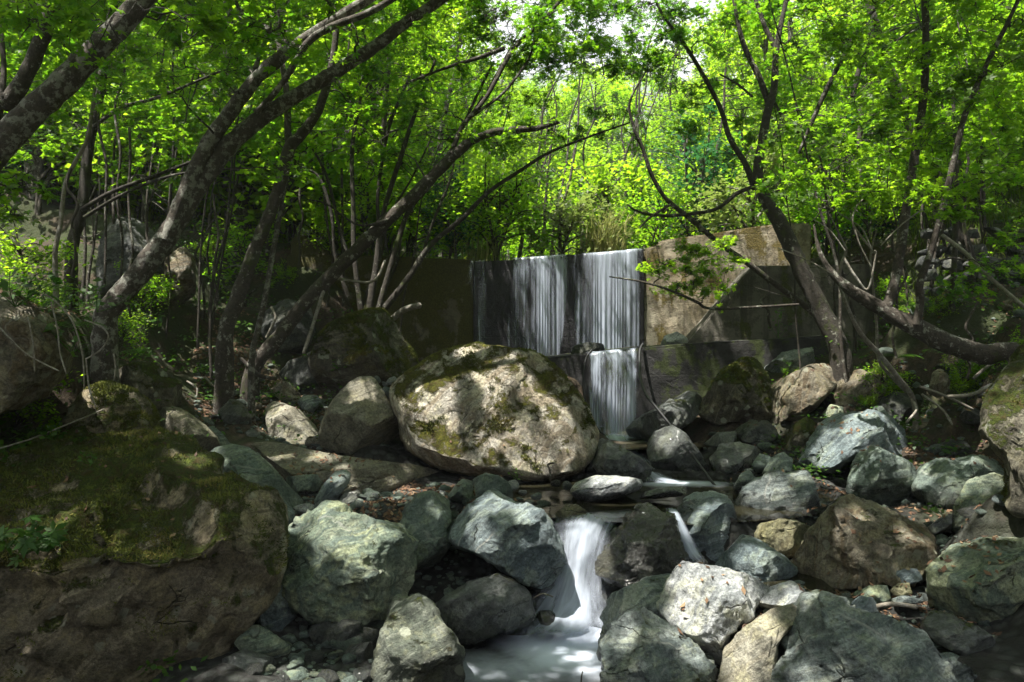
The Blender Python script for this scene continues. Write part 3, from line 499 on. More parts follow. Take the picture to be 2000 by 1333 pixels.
# ------------------------------------------------------------------ water
def fall_mat():
    t = NT('falling_water'); v = t.coords(False)
    s1 = t.noise(t.scaled(v, (17, 17, 0.30)), 1.0, 5, 0.65, 0.5); s2 = t.noise(t.scaled(v, (75, 75, 0.5)), 1.0, 3, 0.6)
    s3 = t.noise(t.scaled(v, (7, 7, 0.18)), 1.0, 3, 0.5)
    at = t.add('ShaderNodeAttribute', attribute_name='flow').outputs['Fac']
    st = t.math('ADD', t.math('ADD', t.math('MULTIPLY', s1, 0.55), t.math('MULTIPLY', s2, 0.14)), t.math('MULTIPLY', s3, 0.85))
    a = t.math('MULTIPLY', t.ramp(t.math('ADD', st, t.math('MULTIPLY', at, 0.55)), 0.92, 1.55), t.ramp(at, 0.0, 0.25, 0.0, 0.88))
    d = t.add('ShaderNodeBsdfDiffuse', {'Color': (0.66, 0.74, 0.90, 1)}); tr = t.add('ShaderNodeBsdfTranslucent', {'Color': (0.66, 0.72, 0.8, 1)})
    g = t.add('ShaderNodeBsdfGlossy', {'Color': (0.9, 0.95, 1, 1), 'Roughness': 0.35})
    m1 = t.add('ShaderNodeMixShader', {0: 0.35}); t.t.links.new(d.outputs[0], m1.inputs[1]); t.t.links.new(tr.outputs[0], m1.inputs[2])
    m2 = t.add('ShaderNodeMixShader', {0: 0.12}); t.t.links.new(m1.outputs[0], m2.inputs[1]); t.t.links.new(g.outputs[0], m2.inputs[2])
    tp = t.add('ShaderNodeBsdfTransparent'); m3 = t.add('ShaderNodeMixShader'); t.t.links.new(a, m3.inputs[0])
    t.t.links.new(tp.outputs[0], m3.inputs[1]); t.t.links.new(m2.outputs[0], m3.inputs[2])
    return t.done(m3.outputs[0])
M['fall'] = fall_mat()
def pool_mat():
    """dark clear stream water; the attribute foam marks the churned white water at the foot of each fall"""
    t = NT('stream_water'); v = t.coords(False)
    at = t.add('ShaderNodeAttribute', attribute_name='foam').outputs['Fac']
    n = t.noise(v, 3.0, 4, 0.6, 0.5)
    n2 = t.noise(v, 9.0, 4, 0.6, 0.5)
    k = t.ramp(t.math('ADD', at, t.math('MULTIPLY', t.math('SUBTRACT', t.math('ADD', n, t.math('MULTIPLY', n2, 0.5)), 0.75), 0.35)), 0.12, 1.0)
    w = t.add('ShaderNodeBsdfPrincipled', {'Base Color': (0.018, 0.017, 0.010, 1), 'Roughness': 0.12, 'IOR': 1.33, 'Normal': t.bump(t.noise(v, 5.0, 3, 0.5), 0.25, 0.03)})
    d = t.add('ShaderNodeBsdfPrincipled', {'Base Color': (0.66, 0.73, 0.86, 1), 'Roughness': 0.5})
    d.inputs['Subsurface Weight'].default_value = 0.0
    m = t.add('ShaderNodeMixShader'); t.t.links.new(k, m.inputs[0]); t.t.links.new(w.outputs[0], m.inputs[1]); t.t.links.new(d.outputs[0], m.inputs[2])
    return t.done(m.outputs[0])
M['pool'] = pool_mat()
def silk_mat():
    t = NT('cascading_water'); v = t.coords(False)
    at = t.add('ShaderNodeAttribute', attribute_name='flow').outputs['Fac']
    uc = t.add('ShaderNodeAttribute', attribute_name='across').outputs['Fac']; vc = t.add('ShaderNodeAttribute', attribute_name='along').outputs['Fac']
    cb = t.add('ShaderNodeCombineXYZ'); t.t.links.new(uc, cb.inputs[0]); t.t.links.new(vc, cb.inputs[1])
    s = t.noise(t.scaled(cb.outputs[0], (11, 0.45, 1)), 1.0, 4, 0.6, 0.6)
    a = t.ramp(t.math('ADD', at, t.math('MULTIPLY', t.math('SUBTRACT', s, 0.5), 0.9)), 0.02, 1.15, 0.0, 0.95)
    d = t.add('ShaderNodeBsdfDiffuse', {'Color': (0.55, 0.61, 0.72, 1)}); tr = t.add('ShaderNodeBsdfTranslucent', {'Color': (0.55, 0.61, 0.71, 1)})
    m1 = t.add('ShaderNodeMixShader', {0: 0.3}); t.t.links.new(d.outputs[0], m1.inputs[1]); t.t.links.new(tr.outputs[0], m1.inputs[2])
    tp = t.add('ShaderNodeBsdfTransparent'); m3 = t.add('ShaderNodeMixShader'); t.t.links.new(a, m3.inputs[0])
    t.t.links.new(tp.outputs[0], m3.inputs[1]); t.t.links.new(m1.outputs[0], m3.inputs[2])
    return t.done(m3.outputs[0])
M['silk'] = silk_mat()

def curtain(name, x0, x1, topf, botf, dtop, dbot, flow, n=260, m=40, lip=0.25, over=0.02):
    """a sheet of water going over a lip and down a wall face"""
    px = np.linspace(x0, x1, n); V, A = [], []
    for j in range(m + 1):
        s = j / m
        for i, x in enumerate(px):
            T = W(x, topf(x), dtop); B = W(x, botf(x), dbot)
            if s < 0.12:
                k = s / 0.12; p = T + np.array((0, lip * (1 - k) - 0.03, over * math.sin(k * 1.57) * 0 + 0.012))
            else:
                k = (s - 0.12) / 0.88; p = T * (1 - k) + B * k; p[1] = dtop - 0.03 - (dtop - 0.03 - dbot) * math.sqrt(k)
                p[1] -= 0.018 * math.sin(x * 0.9 + 3 * math.sin(x * 0.13)) * k
                p[2] += 0.012 * (1 - k)
            V.append(p); A.append(flow(x, s))
    V = np.array(V); V[:, 1] += 0.02 * fbm(np.stack([V[:, 0] * 14, V[:, 2] * 0.6, V[:, 2] * 0], 1), 3, 5)
    i = (np.arange(m)[:, None] * n + np.arange(n - 1)[None, :]).ravel()
    o = link(name, mesh_np(name, V, np.stack([i, i + n, i + n + 1, i + 1], 1), M['fall'], smooth=True, attr={'flow': A})); o['kind'] = 'structure'
    return o
cx_, cy_ = zip(*CREST)
STRAND = np.convolve(rng.random(400), np.ones(7) / 7, 'same')
FX = [916, 922, 932, 942, 950, 975, 995, 1004, 1050, 1104, 1112, 1132, 1142, 1180, 1225, 1246, 1256, 1264]
FA = [0.0, .5, .6, .35, .03, .10, .05, .75, .95,   .80, .20, .26, .85, 1.1, 1.0, .75, .35, .0]
def flow_main(x, s):
    w = 13 * math.sin(s * 2.6 + x * 0.05) + 6 * math.sin(s * 7 + x * .11); k = int(x / 2.2) % len(STRAND); return float(np.interp(x + w * s, FX, FA)) * (STRAND[k] * .8 + .55)
curtain('waterfall', 912, 1266, lambda x: float(np.interp(x, cx_, cy_)) - 1, lambda x: 704 - 0.02 * (x - 912), DW - .035, DW - .16, flow_main)
def flow_small(x, s):
    u = (x - 1138) / 114.0; return float(np.clip(min(u, 1 - u) * 7, 0, 1)) * (0.55 + 0.45 * math.sin(u * 9) ** 2 + 0.15 * s)
curtain('waterfall', 1136, 1254, lambda x: 690 - (x - 1150) * 0.09, lambda x: 852, 9.95, 9.72, flow_small, n=120)

def chute(name, rows, mat, n=28, sub=8, flow=1.0, fade_in=0.0, bulge=0.05, seed=3, e=2.1):
    """rows of (left px, right px, py, distance): a skin of water running over rocks"""
    rows = np.array(rows, float); T = np.linspace(0, len(rows) - 1, (len(rows) - 1) * sub + 1)
    def cr(t, k):
        i = int(min(max(math.floor(t), 0), len(rows) - 2)); f = t - i
        g = lambda j: rows[min(max(j, 0), len(rows) - 1), k]
        p0, p1, p2, p3 = g(i - 1), g(i), g(i + 1), g(i + 2)
        return 0.5 * (2 * p1 + (p2 - p0) * f + (2 * p0 - 5 * p1 + 4 * p2 - p3) * f * f + (3 * p1 - p0 - 3 * p2 + p3) * f ** 3)
    V, A, U, S = [], [], [], []
    last = len(rows) - 1
    for t in T:
        l, r, y, d = (cr(t, k) for k in range(4))
        for i in range(n):
            u = i / (n - 1); p = W(l + (r - l) * u, y, d); h = 4 * u * (1 - u)
            p[1] -= bulge * h; p[2] += bulge * 0.5 * h
            V.append(p); U.append(u); S.append(t)
            A.append(min(1, min(u, 1 - u) * e) * flow * (1 if fade_in == 0 else min(1, 0.15 + t / fade_in)) * min(1, .05 + (last - t) / 1.3))
    V = np.array(V); V[:, 1] += 0.02 * fbm(np.stack([np.array(U) * 8, np.array(S) * 0.8, V[:, 0] * 0 + seed], 1), 3, seed)
    m = len(T); i = (np.arange(m - 1)[:, None] * n + np.arange(n - 1)[None, :]).ravel()
    o = link(name, mesh_np(name, V, np.stack([i, i + n, i + n + 1, i + 1], 1), mat, smooth=True, attr={'flow': A, 'across': U, 'along': S})); o['kind'] = 'structure'
    return o
chute('cascade_water', [(1150, 1240, 846, 9.75), (1165, 1245, 862, 9.4), (1195, 1262, 880, 9.0), (1225, 1282, 905, 8.5), (1245, 1300, 928, 8.05), (1250, 1360, 943, 7.75), (1255, 1440, 950, 7.55)], M['silk'], flow=.75, fade_in=.8)
chute('cascade_water', [(1050, 1240, 1008, 6.35), (1062, 1236, 1018, 6.15), (1060, 1220, 1045, 6.0), (1050, 1212, 1085, 5.9), (1034, 1210, 1130, 5.82), (1012, 1215, 1170, 5.72), (985, 1225, 1205, 5.62), (945, 1245, 1232, 5.5), (890, 1265, 1256, 5.3)], M['silk'], n=60, e=1.7, flow=.95, fade_in=1.8, bulge=.1)
chute('cascade_water', [(1075, 1222, 1010, 6.3), (1085, 1216, 1040, 6.05), (1078, 1196, 1085, 5.95), (1060, 1190, 1130, 5.87), (1040, 1196, 1170, 5.77), (1015, 1215, 1205, 5.66), (980, 1240, 1238, 5.5), (930, 1260, 1262, 5.25)], M['silk'], n=44, flow=.62, fade_in=1.5, bulge=.06, seed=9, e=1.6)
chute('cascade_water', [(1296, 1324, 994, 6.3), (1304, 1332, 1008, 6.05), (1314, 1344, 1032, 5.92), (1322, 1358, 1060, 5.86), (1330, 1374, 1086, 5.82), (1338, 1398, 1102, 5.78)], M['silk'], n=18, flow=1.0, fade_in=.8, bulge=.03, e=3)
def pool(name, x0, x1, y0, y1, z, foam, ell=None):
    X, Y, f = grid(np.linspace(x0, x1, 110), np.linspace(y0, y1, 110))
    if ell: f = f[np.hypot((X[f].mean(1) - ell[0]) / ell[2], (Y[f].mean(1) - ell[1]) / ell[3]) < 1]
    p = np.stack([X, Y, X * 0 + z], 1); fo = foam(X, Y); p[:, 2] += 0.012 * fbm(p * 3, 3, 8) + 0.02 * np.clip(fo, 0, 1)
    o = link(name, mesh_np(name, p, f, M['pool'], smooth=True, attr={'foam': fo})); o['kind'] = 'structure'
def foam_low(X, Y):
    d = np.hypot((X - 0.42) * 1.25, (Y - 5.55) * 0.9) + 0.22 * fbm(np.stack([X * 2, Y * 2, X * 0], 1), 3, 4)
    s = np.hypot((X - 0.05) * 0.75, (Y - 5.05) * 1.9)
    return np.maximum(1.1 * sstep(1.05, 0.10, d), 0.5 * sstep(1.1, 0.1, s))
pool('pool_water', -1.6, 1.9, 2.2, 6.0, WF, foam_low)
def foam_mid(X, Y):
    a = .7 * sstep(0.5, 0.0, np.hypot((X - 1.65) * 0.6, (Y - 7.6) * 1.6)); b = 0.35 * sstep(0.5, 0.0, np.hypot((X - 0.95) * 0.8, (Y - 6.25) * 1.5)); return np.maximum(a, b)
pool('pool_water', -0.6, 3.2, 5.8, 8.4, WM, foam_mid, (1.25, 7.05, 1.5 * 1.12, .96 * 1.12))
def foam_side(X, Y): return sstep(0.4, 0.02, np.hypot((X - 1.5), (Y - 5.9)))
pool('pool_water', 1.15, 2.2, 5.4, 6.2, -1.695, foam_side)
pool('pool_water', 0.9, 2.4, 8.6, 9.98, -1.175, lambda X, Y: sstep(0.6, 0.05, np.hypot((X - 1.25) * .9, (Y - 9.72) * 1.6)))
# ------------------------------------------------------------------ building the boulders
_ico = {}
def ico(sub):
    if sub not in _ico:
        bm = bmesh.new(); bmesh.ops.create_icosphere(bm, subdivisions=sub, radius=1.0)
        v = np.array([x.co[:] for x in bm.verts]); f = np.array([[a.index for a in p.verts] for p in bm.faces]); bm.free(); _ico[sub] = (v, f)
    return _ico[sub]
def radial(poly, c, th):
    p = poly - c; q = np.roll(p, -1, axis=0); best = np.zeros(len(th))
    dx, dz = np.cos(th), np.sin(th)
    for a, b in zip(p, q):
        e = b - a; den = dx * e[1] - dz * e[0]; den = np.where(abs(den) < 1e-9, 1e-9, den)
        t = (a[0] * e[1] - a[1] * e[0]) / den; u = (a[0] * dz - a[1] * dx) / den
        ok = (t > 0) & (u >= -1e-6) & (u <= 1 + 1e-6); best = np.where(ok & (t > best), t, best)
    return best
ROCK_GEO = []                                   # world-space triangles, for things that fall onto the rocks
def chip(p, f, size, K, amt, jit, lim, rg, seed, groove=0.0):
    """break the surface into K roughly flat pieces, with fractures along some of their borders"""
    n = vnormals(p, f); idx = rg.choice(len(p), K, replace=False); c = p[idx]; nc = n[idx] + jit * rg.normal(size=(K, 3)); nc /= np.linalg.norm(nc, axis=1, keepdims=True)
    pp = p + (size * .10 * np.stack([fbm(p / size * 2.6 + 9.1 * k, 4, seed + k) for k in range(3)], 1)); j = np.zeros(len(p), int); gap = np.zeros(len(p))
    for i in range(0, len(p), 8000):
        q = pp[i:i + 8000]; d2 = np.maximum((q * q).sum(1)[:, None] - 2 * q @ c.T + (c * c).sum(1)[None, :], 0); j[i:i + 8000] = np.argmin(d2, axis=1)
        if groove: s2 = np.sqrt(np.partition(d2, 1, axis=1)[:, :2]); gap[i:i + 8000] = s2[:, 1] - s2[:, 0]
    d = np.clip(((c[j] - p) * nc[j]).sum(1), -lim * size, lim * size)
    o = p + nc[j] * (d * amt)[:, None]
    if groove: o = o - n * (groove * size * np.exp(-(gap / (.022 * size)) ** 2) * sstep(.0, .3, fbm(p / size * 1.5 + seed, 2, seed + 8)))[:, None]
    return o
def rock_shape(xz, C3, A, ty, size, seed, planes=(), sub=5, blk=3.2, rough=1.0, nfac=11):
    """xz: outline in the boulder's own across/up axes; A: rows across, back, up; returns points about C3 in world axes"""
    rg = np.random.default_rng(seed); v0, f = ico(sub); c = poly_area(xz)[1]
    th = np.linspace(-math.pi, math.pi, 1441)[:-1]; r = radial(xz, c, th); good = r > 0
    r = np.interp(th, th[good], r[good]); ker = np.ones(13) / 13; r = np.convolve(np.concatenate([r[-6:], r, r[:6]]), ker, 'valid')
    vx, vy, vz = v0[:, 0], v0[:, 1], v0[:, 2]; rho = np.hypot(vx, vz); ang = np.arctan2(vz, vx)
    m = (rho ** blk + np.abs(vy) ** blk) ** (1 / blk); rho2 = rho / m; vy2 = vy / m
    Rr = np.interp(ang, np.append(th, math.pi), np.append(r, r[0]))
    p = np.stack([Rr * rho2 * np.cos(ang) + c[0], vy2 * ty, Rr * rho2 * np.sin(ang) + c[1]], 1)
    off = rg.uniform(-50, 50, 3)
    n0 = vnormals(p, f); p = p + n0 * (0.03 * size * rough * fbm(p / size * 1.6 + off, 3, seed))[:, None]
    PL = []
    for n, (px, py, pd) in planes:
        n = np.array(n, float); n /= np.linalg.norm(n); PL.append((A @ n, float((W(px, py, pd) - C3) @ n), 1.0))
    for _ in range(nfac):
        n = rg.normal(size=3); n[1] = -abs(n[1]) - 0.55; n[2] += .25
        n /= np.linalg.norm(n); PL.append((n, (p @ n).max() * rg.uniform(0.55, 0.86), rg.uniform(0.95, 1.0)))
    w = fbm(p / size * 2.2 + off, 3, seed + 5) * size * 0.03 * rough
    for n, o_, k in PL: p = p - n * (np.maximum(p @ n - o_ + w, 0) * k)[:, None]
    if len(p) > 2000:
        p = chip(p, f, size, 30, min(.85, .74 * rough), .20 * rough, .095 * rough, rg, seed + 60, .030 * rough)
        if len(p) > 8000 or rough > .8: p = chip(p, f, size, 210, min(.8, .55 * rough), .24 * rough, .036 * rough, rg, seed + 70, .010 * rough)
    n1 = vnormals(p, f); ax = rg.normal(size=3); ax /= np.linalg.norm(ax)
    s = (p @ ax)[:, None] * ax * 6.0 + p * 1.1
    led = fbm(s / size + off, 4, seed + 9, 0.55); med = fbm(p / size * 5.0 + off, 5, seed + 14, 0.6)
    q = (p @ ax) / size * 5.0 + 1.4 * fbm(p / size * 1.3 + off, 3, seed + 40); st = np.floor(q) + sstep(0.72, 1.0, q - np.floor(q)) - q
    lm = sstep(-.1, .35, fbm(p / size * 1.1 + off, 2, seed + 50))
    dsp = size * rough * (0.018 * led + 0.026 * med + 0.030 * st * lm) + 0.008 * fbm(p * 22 + off, 4, seed + 30, .6)
    p = p + n1 * dsp[:, None]
    return p @ A, f
MOSSY = []
for k, r in enumerate(ROCKS):
    sub = r['sub'] or (4 if r['name'] == 'stone' else 5)
    if sub == 5 and r['size'] > .42 and r['rough'] > .6: sub = 6
    p, f = rock_shape(r['xz'], r['C'], r['A'], r['ty'], r['size'], 100 + k * 7, r['planes'], sub, r['blk'], r['rough'], r['nfac'])
    C3 = tuple(float(q) for q in r['C'])
    o = link(r['name'], mesh_np(r['name'], p, f, M[r['mat']], smooth=True), None, C3)
    tag(o, r['label'], 'boulder' if r['name'] == 'boulder' else 'stone', r['group'])
    ROCK_GEO.append((p + np.array(C3), f))
    if r['mat'] in ('mossier', 'mossy', 'tan') and r['size'] > .3: MOSSY.append((o, p, f, r))

# raised cushions of moss on the mossy boulders: a part of the boulder
def moss_mat():
    t = NT('moss_tufts'); a = t.add('ShaderNodeAttribute', attribute_name='rnd').outputs['Fac']
    c = t.mix(t.ramp(a, 0.0, 0.7), (0.042, 0.054, 0.008), (0.125, 0.14, 0.018)); c = t.mix(t.ramp(a, 0.75, 1.0), c, (0.19, 0.16, 0.04))
    return t.done(t.add('ShaderNodeBsdfPrincipled', {'Base Color': c, 'Roughness': 0.95}).outputs[0])
M['moss'] = moss_mat()
for o, p, f, r in MOSSY:
    rg = np.random.default_rng(int(r['size'] * 1e5)); a, b, c = p[f[:, 0]], p[f[:, 1]], p[f[:, 2]]; n = np.cross(b - a, c - a); ar = np.linalg.norm(n, axis=1); n = n / ar[:, None]
    m = (a + b + c) / 3; msk = n[:, 2] * .9 + 1.6 * fbm(m * 3.2, 4, 77) + .35 * fbm(m * 13, 3, 78) - (.50 if r['mat'] == 'mossier' else .62 if r['mat'] == 'mossy' else .95)
    w = ar * np.clip(msk, 0, .25) * (n[:, 1] < .5); 
    if w.sum() <= 0: continue
    cnt = int(min(26000, 60000 * w.sum())); j = rg.choice(len(f), cnt, p=w / w.sum()); u = rg.random((cnt, 2)); fl = u.sum(1) > 1; u[fl] = 1 - u[fl]
    q = a[j] + (b[j] - a[j]) * u[:, :1] + (c[j] - a[j]) * u[:, 1:]; d = n[j] + rg.normal(0, .55, (cnt, 3)); d /= np.linalg.norm(d, axis=1, keepdims=True); h = rg.uniform(.006, .020, cnt)[:, None] * (1 + 1.2 * np.clip(msk[j], 0, .6))[:, None]
    s = np.cross(d, rg.normal(size=(cnt, 3))); s /= np.linalg.norm(s, axis=1, keepdims=True); s *= rg.uniform(.002, .0045, cnt)[:, None]
    V = np.stack([q - s - n[j] * .003, q + s - n[j] * .003, q + s * .5 + d * h, q - s * .5 + d * h], 1).reshape(-1, 3)
    tone = np.clip(.5 + .8 * fbm(q * 5, 3, 79) + rg.normal(0, .12, cnt), 0, 1)
    link('moss', mesh_np('moss', V, np.arange(len(V)).reshape(-1, 4), M['moss'], attr={'rnd': np.repeat(tone, 4)}), o)['kind'] = 'stuff'
# loose stones, each an object of its own
STONE_ME = []
for k in range(12):
    a = np.sort(rng.uniform(0, 2 * math.pi, 9)); rr = rng.uniform(0.75, 1.15, 9)
    xz = np.stack([np.cos(a) * rr, np.sin(a) * rr * rng.uniform(.5, .8)], 1)
    p, f = rock_shape(xz, np.zeros(3), np.eye(3), rng.uniform(.6, .95), 0.8, 900 + k * 3, (), 3, 3.0, 1.2, 9)
    STONE_ME.append((p, f))
STONE_BY_MAT = {}
def stone_me(k, mat):
    if (k, mat) not in STONE_BY_MAT: STONE_BY_MAT[(k, mat)] = mesh_np('loose_stone', STONE_ME[k][0], STONE_ME[k][1], M[mat], smooth=True)
    return STONE_BY_MAT[(k, mat)]
ZONES = [((540, 1010), (6.2, 7.3), 95, ('teal', 'blue', 'grey', 'light', 'teal'), 'small loose stone in the leaf litter below the biggest boulder', 'loose stones below the biggest boulder', (.03, .10)),
         ((1560, 1960), (4.7, 5.5), 45, ('grey', 'blue', 'teal', 'brown'), 'small loose stone in the brown leaves of the right foreground', 'loose stones in the right foreground', (.025, .08)),
         ((460, 900), (4.4, 5.6), 75, ('dark', 'teal', 'damp', 'green'), 'small dark stone in the shade under the green layered boulder', 'dark stones in the left foreground', (.04, .13)),
         ((390, 740), (8.2, 9.4), 30, ('grey', 'dark', 'tan', 'teal'), 'small stone at the foot of the leaf-strewn left bank', 'stones at the foot of the left bank', (.05, .13)),
         ((1380, 2000), (5.6, 9.3), 70, ('dark', 'teal', 'grey', 'brown'), 'small stone between the boulders of the right bank', 'stones between the right bank boulders', (.05, .14))]
WATER_AV = lambda x, y: (y < 6.0 and -0.35 < x < 0.95) or (6.0 < y < 7.9 and 0.3 < x < 2.1)
for (xa, xb), (ya, yb), n, mats, lab, grp, (sa, sb) in ZONES:
    for _ in range(n):
        d = rng.uniform(ya, yb); x = (rng.uniform(xa, xb) - 1000) / F * d
        if WATER_AV(x, d): continue
        s = sa + (sb - sa) * rng.random() ** 1.8
        o = link('loose_stone', stone_me(int(rng.integers(12)), mats[int(rng.integers(len(mats)))]), None, (x, d, gz(x, d) + s * 0.25))
        o.scale = (s, s, s * rng.uniform(.7, 1)); o.rotation_euler = (rng.uniform(-.5, .5), rng.uniform(-.5, .5), rng.uniform(0, 6.28))
        tag(o, lab, 'stone', grp)
# a few traced groups of bright pebbles
for px, py, d, s, mat in [(1000, 950, 7.0, .07, 'light'), (1020, 962, 6.9, .05, 'light'), (1045, 968, 6.8, .09, 'grey'), (1062, 990, 6.7, .08, 'teal'), (1035, 985, 6.7, .05, 'light'), (1085, 945, 7.2, .05, 'dark'), (1110, 950, 7.1, .06, 'grey'), (1080, 1005, 6.5, .06, 'light'), (985, 965, 6.7, .06, 'light')]:
    w = W(px, py, d); o = link('pebble', stone_me(int(rng.integers(12)), mat), None, tuple(float(q) for q in w)); o.scale = (s, s, s); o.rotation_euler = (0.2, 0.3, rng.uniform(0, 6))
    tag(o, 'pale pebble at the right foot of the biggest boulder, beside the middle pool', 'pebble', 'pebbles by the middle pool')
for px, py, d, s, mat in [(745, 752, 8.9, .10, 'grey'), (765, 745, 8.9, .08, 'light'), (758, 768, 8.8, .09, 'blue'), (775, 742, 9.0, .09, 'light'), (738, 742, 9.0, .07, 'grey')]:
    w = W(px, py, d); o = link('pebble', stone_me(int(rng.integers(12)), mat), None, tuple(float(q) for q in w)); o.scale = (s, s, s); o.rotation_euler = (0.2, 0.3, rng.uniform(0, 6))
    tag(o, 'grey pebble piled in the gap between the egg-shaped and the biggest boulder', 'pebble', 'pebbles behind the egg-shaped boulder')

# gravel, leaf litter
from mathutils.bvhtree import BVHTree
_v, _f, _n = [], [], 0
msk = (gy[gf[:, 0]] > 2) & (gy[gf[:, 0]] < 13) & (abs(gx[gf[:, 0]]) < 9)
_v.append(np.stack([gx, gy, gzv], 1)); _q = gf[msk]; _f.append(np.concatenate([_q[:, [0, 1, 2]], _q[:, [0, 2, 3]]])); NG = len(_f[0]); _n = len(gx)
for p, f in ROCK_GEO: _v.append(p); _f.append(f + _n); _n += len(p)
BVH = BVHTree.FromPolygons(np.concatenate(_v).tolist(), np.concatenate(_f).tolist())
def drop(x, y, z=2.5):
    h = BVH.ray_cast(Vector((x, y, z)), Vector((0, 0, -1)))
    return h[0], h[1], (h[2] is not None and h[2] < NG)
def litter_mat():
    t = NT('fallen_leaves'); a = t.add('ShaderNodeAttribute', attribute_name='rnd').outputs['Fac']
    c = t.mix(t.ramp(a, 0.0, 0.6), (0.05, 0.027, 0.016), (0.13, 0.068, 0.036)); c = t.mix(t.ramp(a, 0.6, 1.0), c, (0.24, 0.16, 0.09))
    return t.done(t.add('ShaderNodeBsdfPrincipled', {'Base Color': c, 'Roughness': 0.8}).outputs[0])
M['litter'] = litter_mat()
LZ = [((540, 1010), (6.3, 7.6), 4200, .2), ((1560, 1960), (4.6, 5.6), 3000, .15), ((380, 720), (8.3, 10.4), 5200, .1), ((-100, 420), (4.6, 8.5), 3200, .06), ((1400, 2050), (6.0, 9.6), 4200, .12), ((1640, 1960), (7.0, 7.8), 300, .8), ((820, 1100), (6.9, 7.8), 500, .1), ((1280, 1500), (4.6, 5.5), 120, .6)]
V, A = [], []
for (xa, xb), (ya, yb), n, pr in LZ:
    for _ in range(n):
        d = rng.uniform(ya, yb); x = (rng.uniform(xa, xb) - 1000) / F * d
        if WATER_AV(x, d): continue
        h, nn, g = drop(x, d)
        if h is None or nn.z < 0.55 or (not g and rng.random() > pr * max(0, nn.z - .5) * 2): continue
        nn = (nn + Vector(rng.normal(size=3)) * 0.35).normalized(); t1 = nn.orthogonal().normalized(); t2 = nn.cross(t1); a = rng.uniform(0, 6.28)
        u = t1 * math.cos(a) + t2 * math.sin(a); w = nn.cross(u); s = rng.uniform(.012, .032); c = h + nn * 0.012
        V += [c - u * s, c + w * s * .5 - nn * s * .2, c + u * s, c - w * s * .5 - nn * s * rng.uniform(-.2, .4)]; A += [rng.random()] * 4
V = np.array([v[:] for v in V]); o = link('leaf_litter', mesh_np('leaf_litter', V, np.arange(len(V)).reshape(-1, 4), M['litter'], attr={'rnd': A})); o['kind'] = 'stuff'
V, Fc, n0 = [], [], 0
pv, pf = ico(1)
for (xa, xb), (ya, yb), n in [((480, 1100), (4.6, 7.5), 1500), ((1350, 1950), (4.5, 9.0), 1100), ((380, 760), (8, 9.8), 700)]:
    for _ in range(n):
        d = rng.uniform(ya, yb); x = (rng.uniform(xa, xb) - 1000) / F * d
        if WATER_AV(x, d): continue
        s = rng.uniform(.008, .028); s *= 2.2 if rng.random() < .25 else 1; q = pv * rng.uniform(.6, 1.3, (len(pv), 1)) * s * np.array((1, rng.uniform(.6, 1), .6)); V.append(q + np.array((x, d, gz(x, d) + s * .3))); Fc.append(pf + n0); n0 += len(pv)
o = link('gravel', mesh_np('gravel', np.concatenate(V), np.concatenate(Fc), M['teal'], smooth=False)); o['kind'] = 'stuff'
# ------------------------------------------------------------------ trees
def bark(name, ca, cb, lich=0.4, lcol=(0.33, 0.33, 0.28), moss=0.0):
    t = NT(name); v = t.coords(); a = t.noise(v, 5.0, 5, 0.65, 0.4); b = t.noise(v, 30.0, 6, 0.75)
    c = t.mix(t.ramp(b, .3, .7), ca, cb)
    ln = t.noise(v, 11.0, 7, 0.75, 0.1); lm = t.ramp(ln, 0.60 - 0.14 * lich, 0.66 - 0.14 * lich)
    c = t.mix(t.math('MULTIPLY', lm, 0.85), c, t.mix(t.ramp(b, .3, .7), tuple(x * .55 for x in lcol), lcol))
    if moss: c = t.mix(t.ramp(a, 0.62 - .15 * moss, .72 - .15 * moss), c, (0.04, 0.05, 0.01))
    h = t.math('ADD', b, t.math('MULTIPLY', t.noise(v, 70, 4, .7), .4))
    return t.done(t.add('ShaderNodeBsdfPrincipled', {'Base Color': c, 'Roughness': 0.9, 'Normal': t.bump(h, 0.9, 0.02)}).outputs[0])
M['bark_pale'] = bark('lichened_bark', (0.03, 0.025, 0.019), (0.085, 0.07, 0.055), 0.74, (0.29, 0.29, 0.25))
M['bark'] = bark('grey_brown_bark', (0.024, 0.019, 0.014), (0.066, 0.054, 0.042), 0.35, moss=.3)
M['bark_dark'] = bark('dark_bark', (0.018, 0.015, 0.011), (0.05, 0.042, 0.032), 0.15, moss=.4)
M['bark_white'] = bark('pale_dead_wood', (0.13, 0.115, 0.09), (0.27, 0.24, 0.20), 0.7, (0.38, 0.36, 0.32))

def leaf_mat(name, cs, ts, tmix=0.45):
    t = NT(name); a = t.add('ShaderNodeAttribute', attribute_name='rnd').outputs['Fac']
    oi = t.add('ShaderNodeObjectInfo').outputs['Random']
    v = t.coords(False); big = t.noise(v, 1.1, 2, 0.5)
    k = t.math('ADD', t.math('MULTIPLY', a, 0.55), t.math('ADD', t.math('MULTIPLY', t.math('SUBTRACT', big, .3), .6), t.math('MULTIPLY', oi, .25)))
    k = t.ramp(k, 0.1, 1.0)
    c = t.mix(k, cs[0], cs[1]); tc = t.mix(k, ts[0], ts[1])
    d = t.add('ShaderNodeBsdfPrincipled', {'Base Color': c, 'Roughness': 0.5}); d.inputs['Specular IOR Level'].default_value = 0.3
    tr = t.add('ShaderNodeBsdfTranslucent', {'Color': tc})
    m = t.add('ShaderNodeMixShader', {0: tmix}); t.t.links.new(d.outputs[0], m.inputs[1]); t.t.links.new(tr.outputs[0], m.inputs[2])
    return t.done(m.outputs[0])
M['leaf'] = leaf_mat('maple_leaves', ((0.035, 0.085, 0.008), (0.075, 0.135, 0.010)), ((0.13, 0.37, 0.012), (0.36, 0.62, 0.018)), .55)
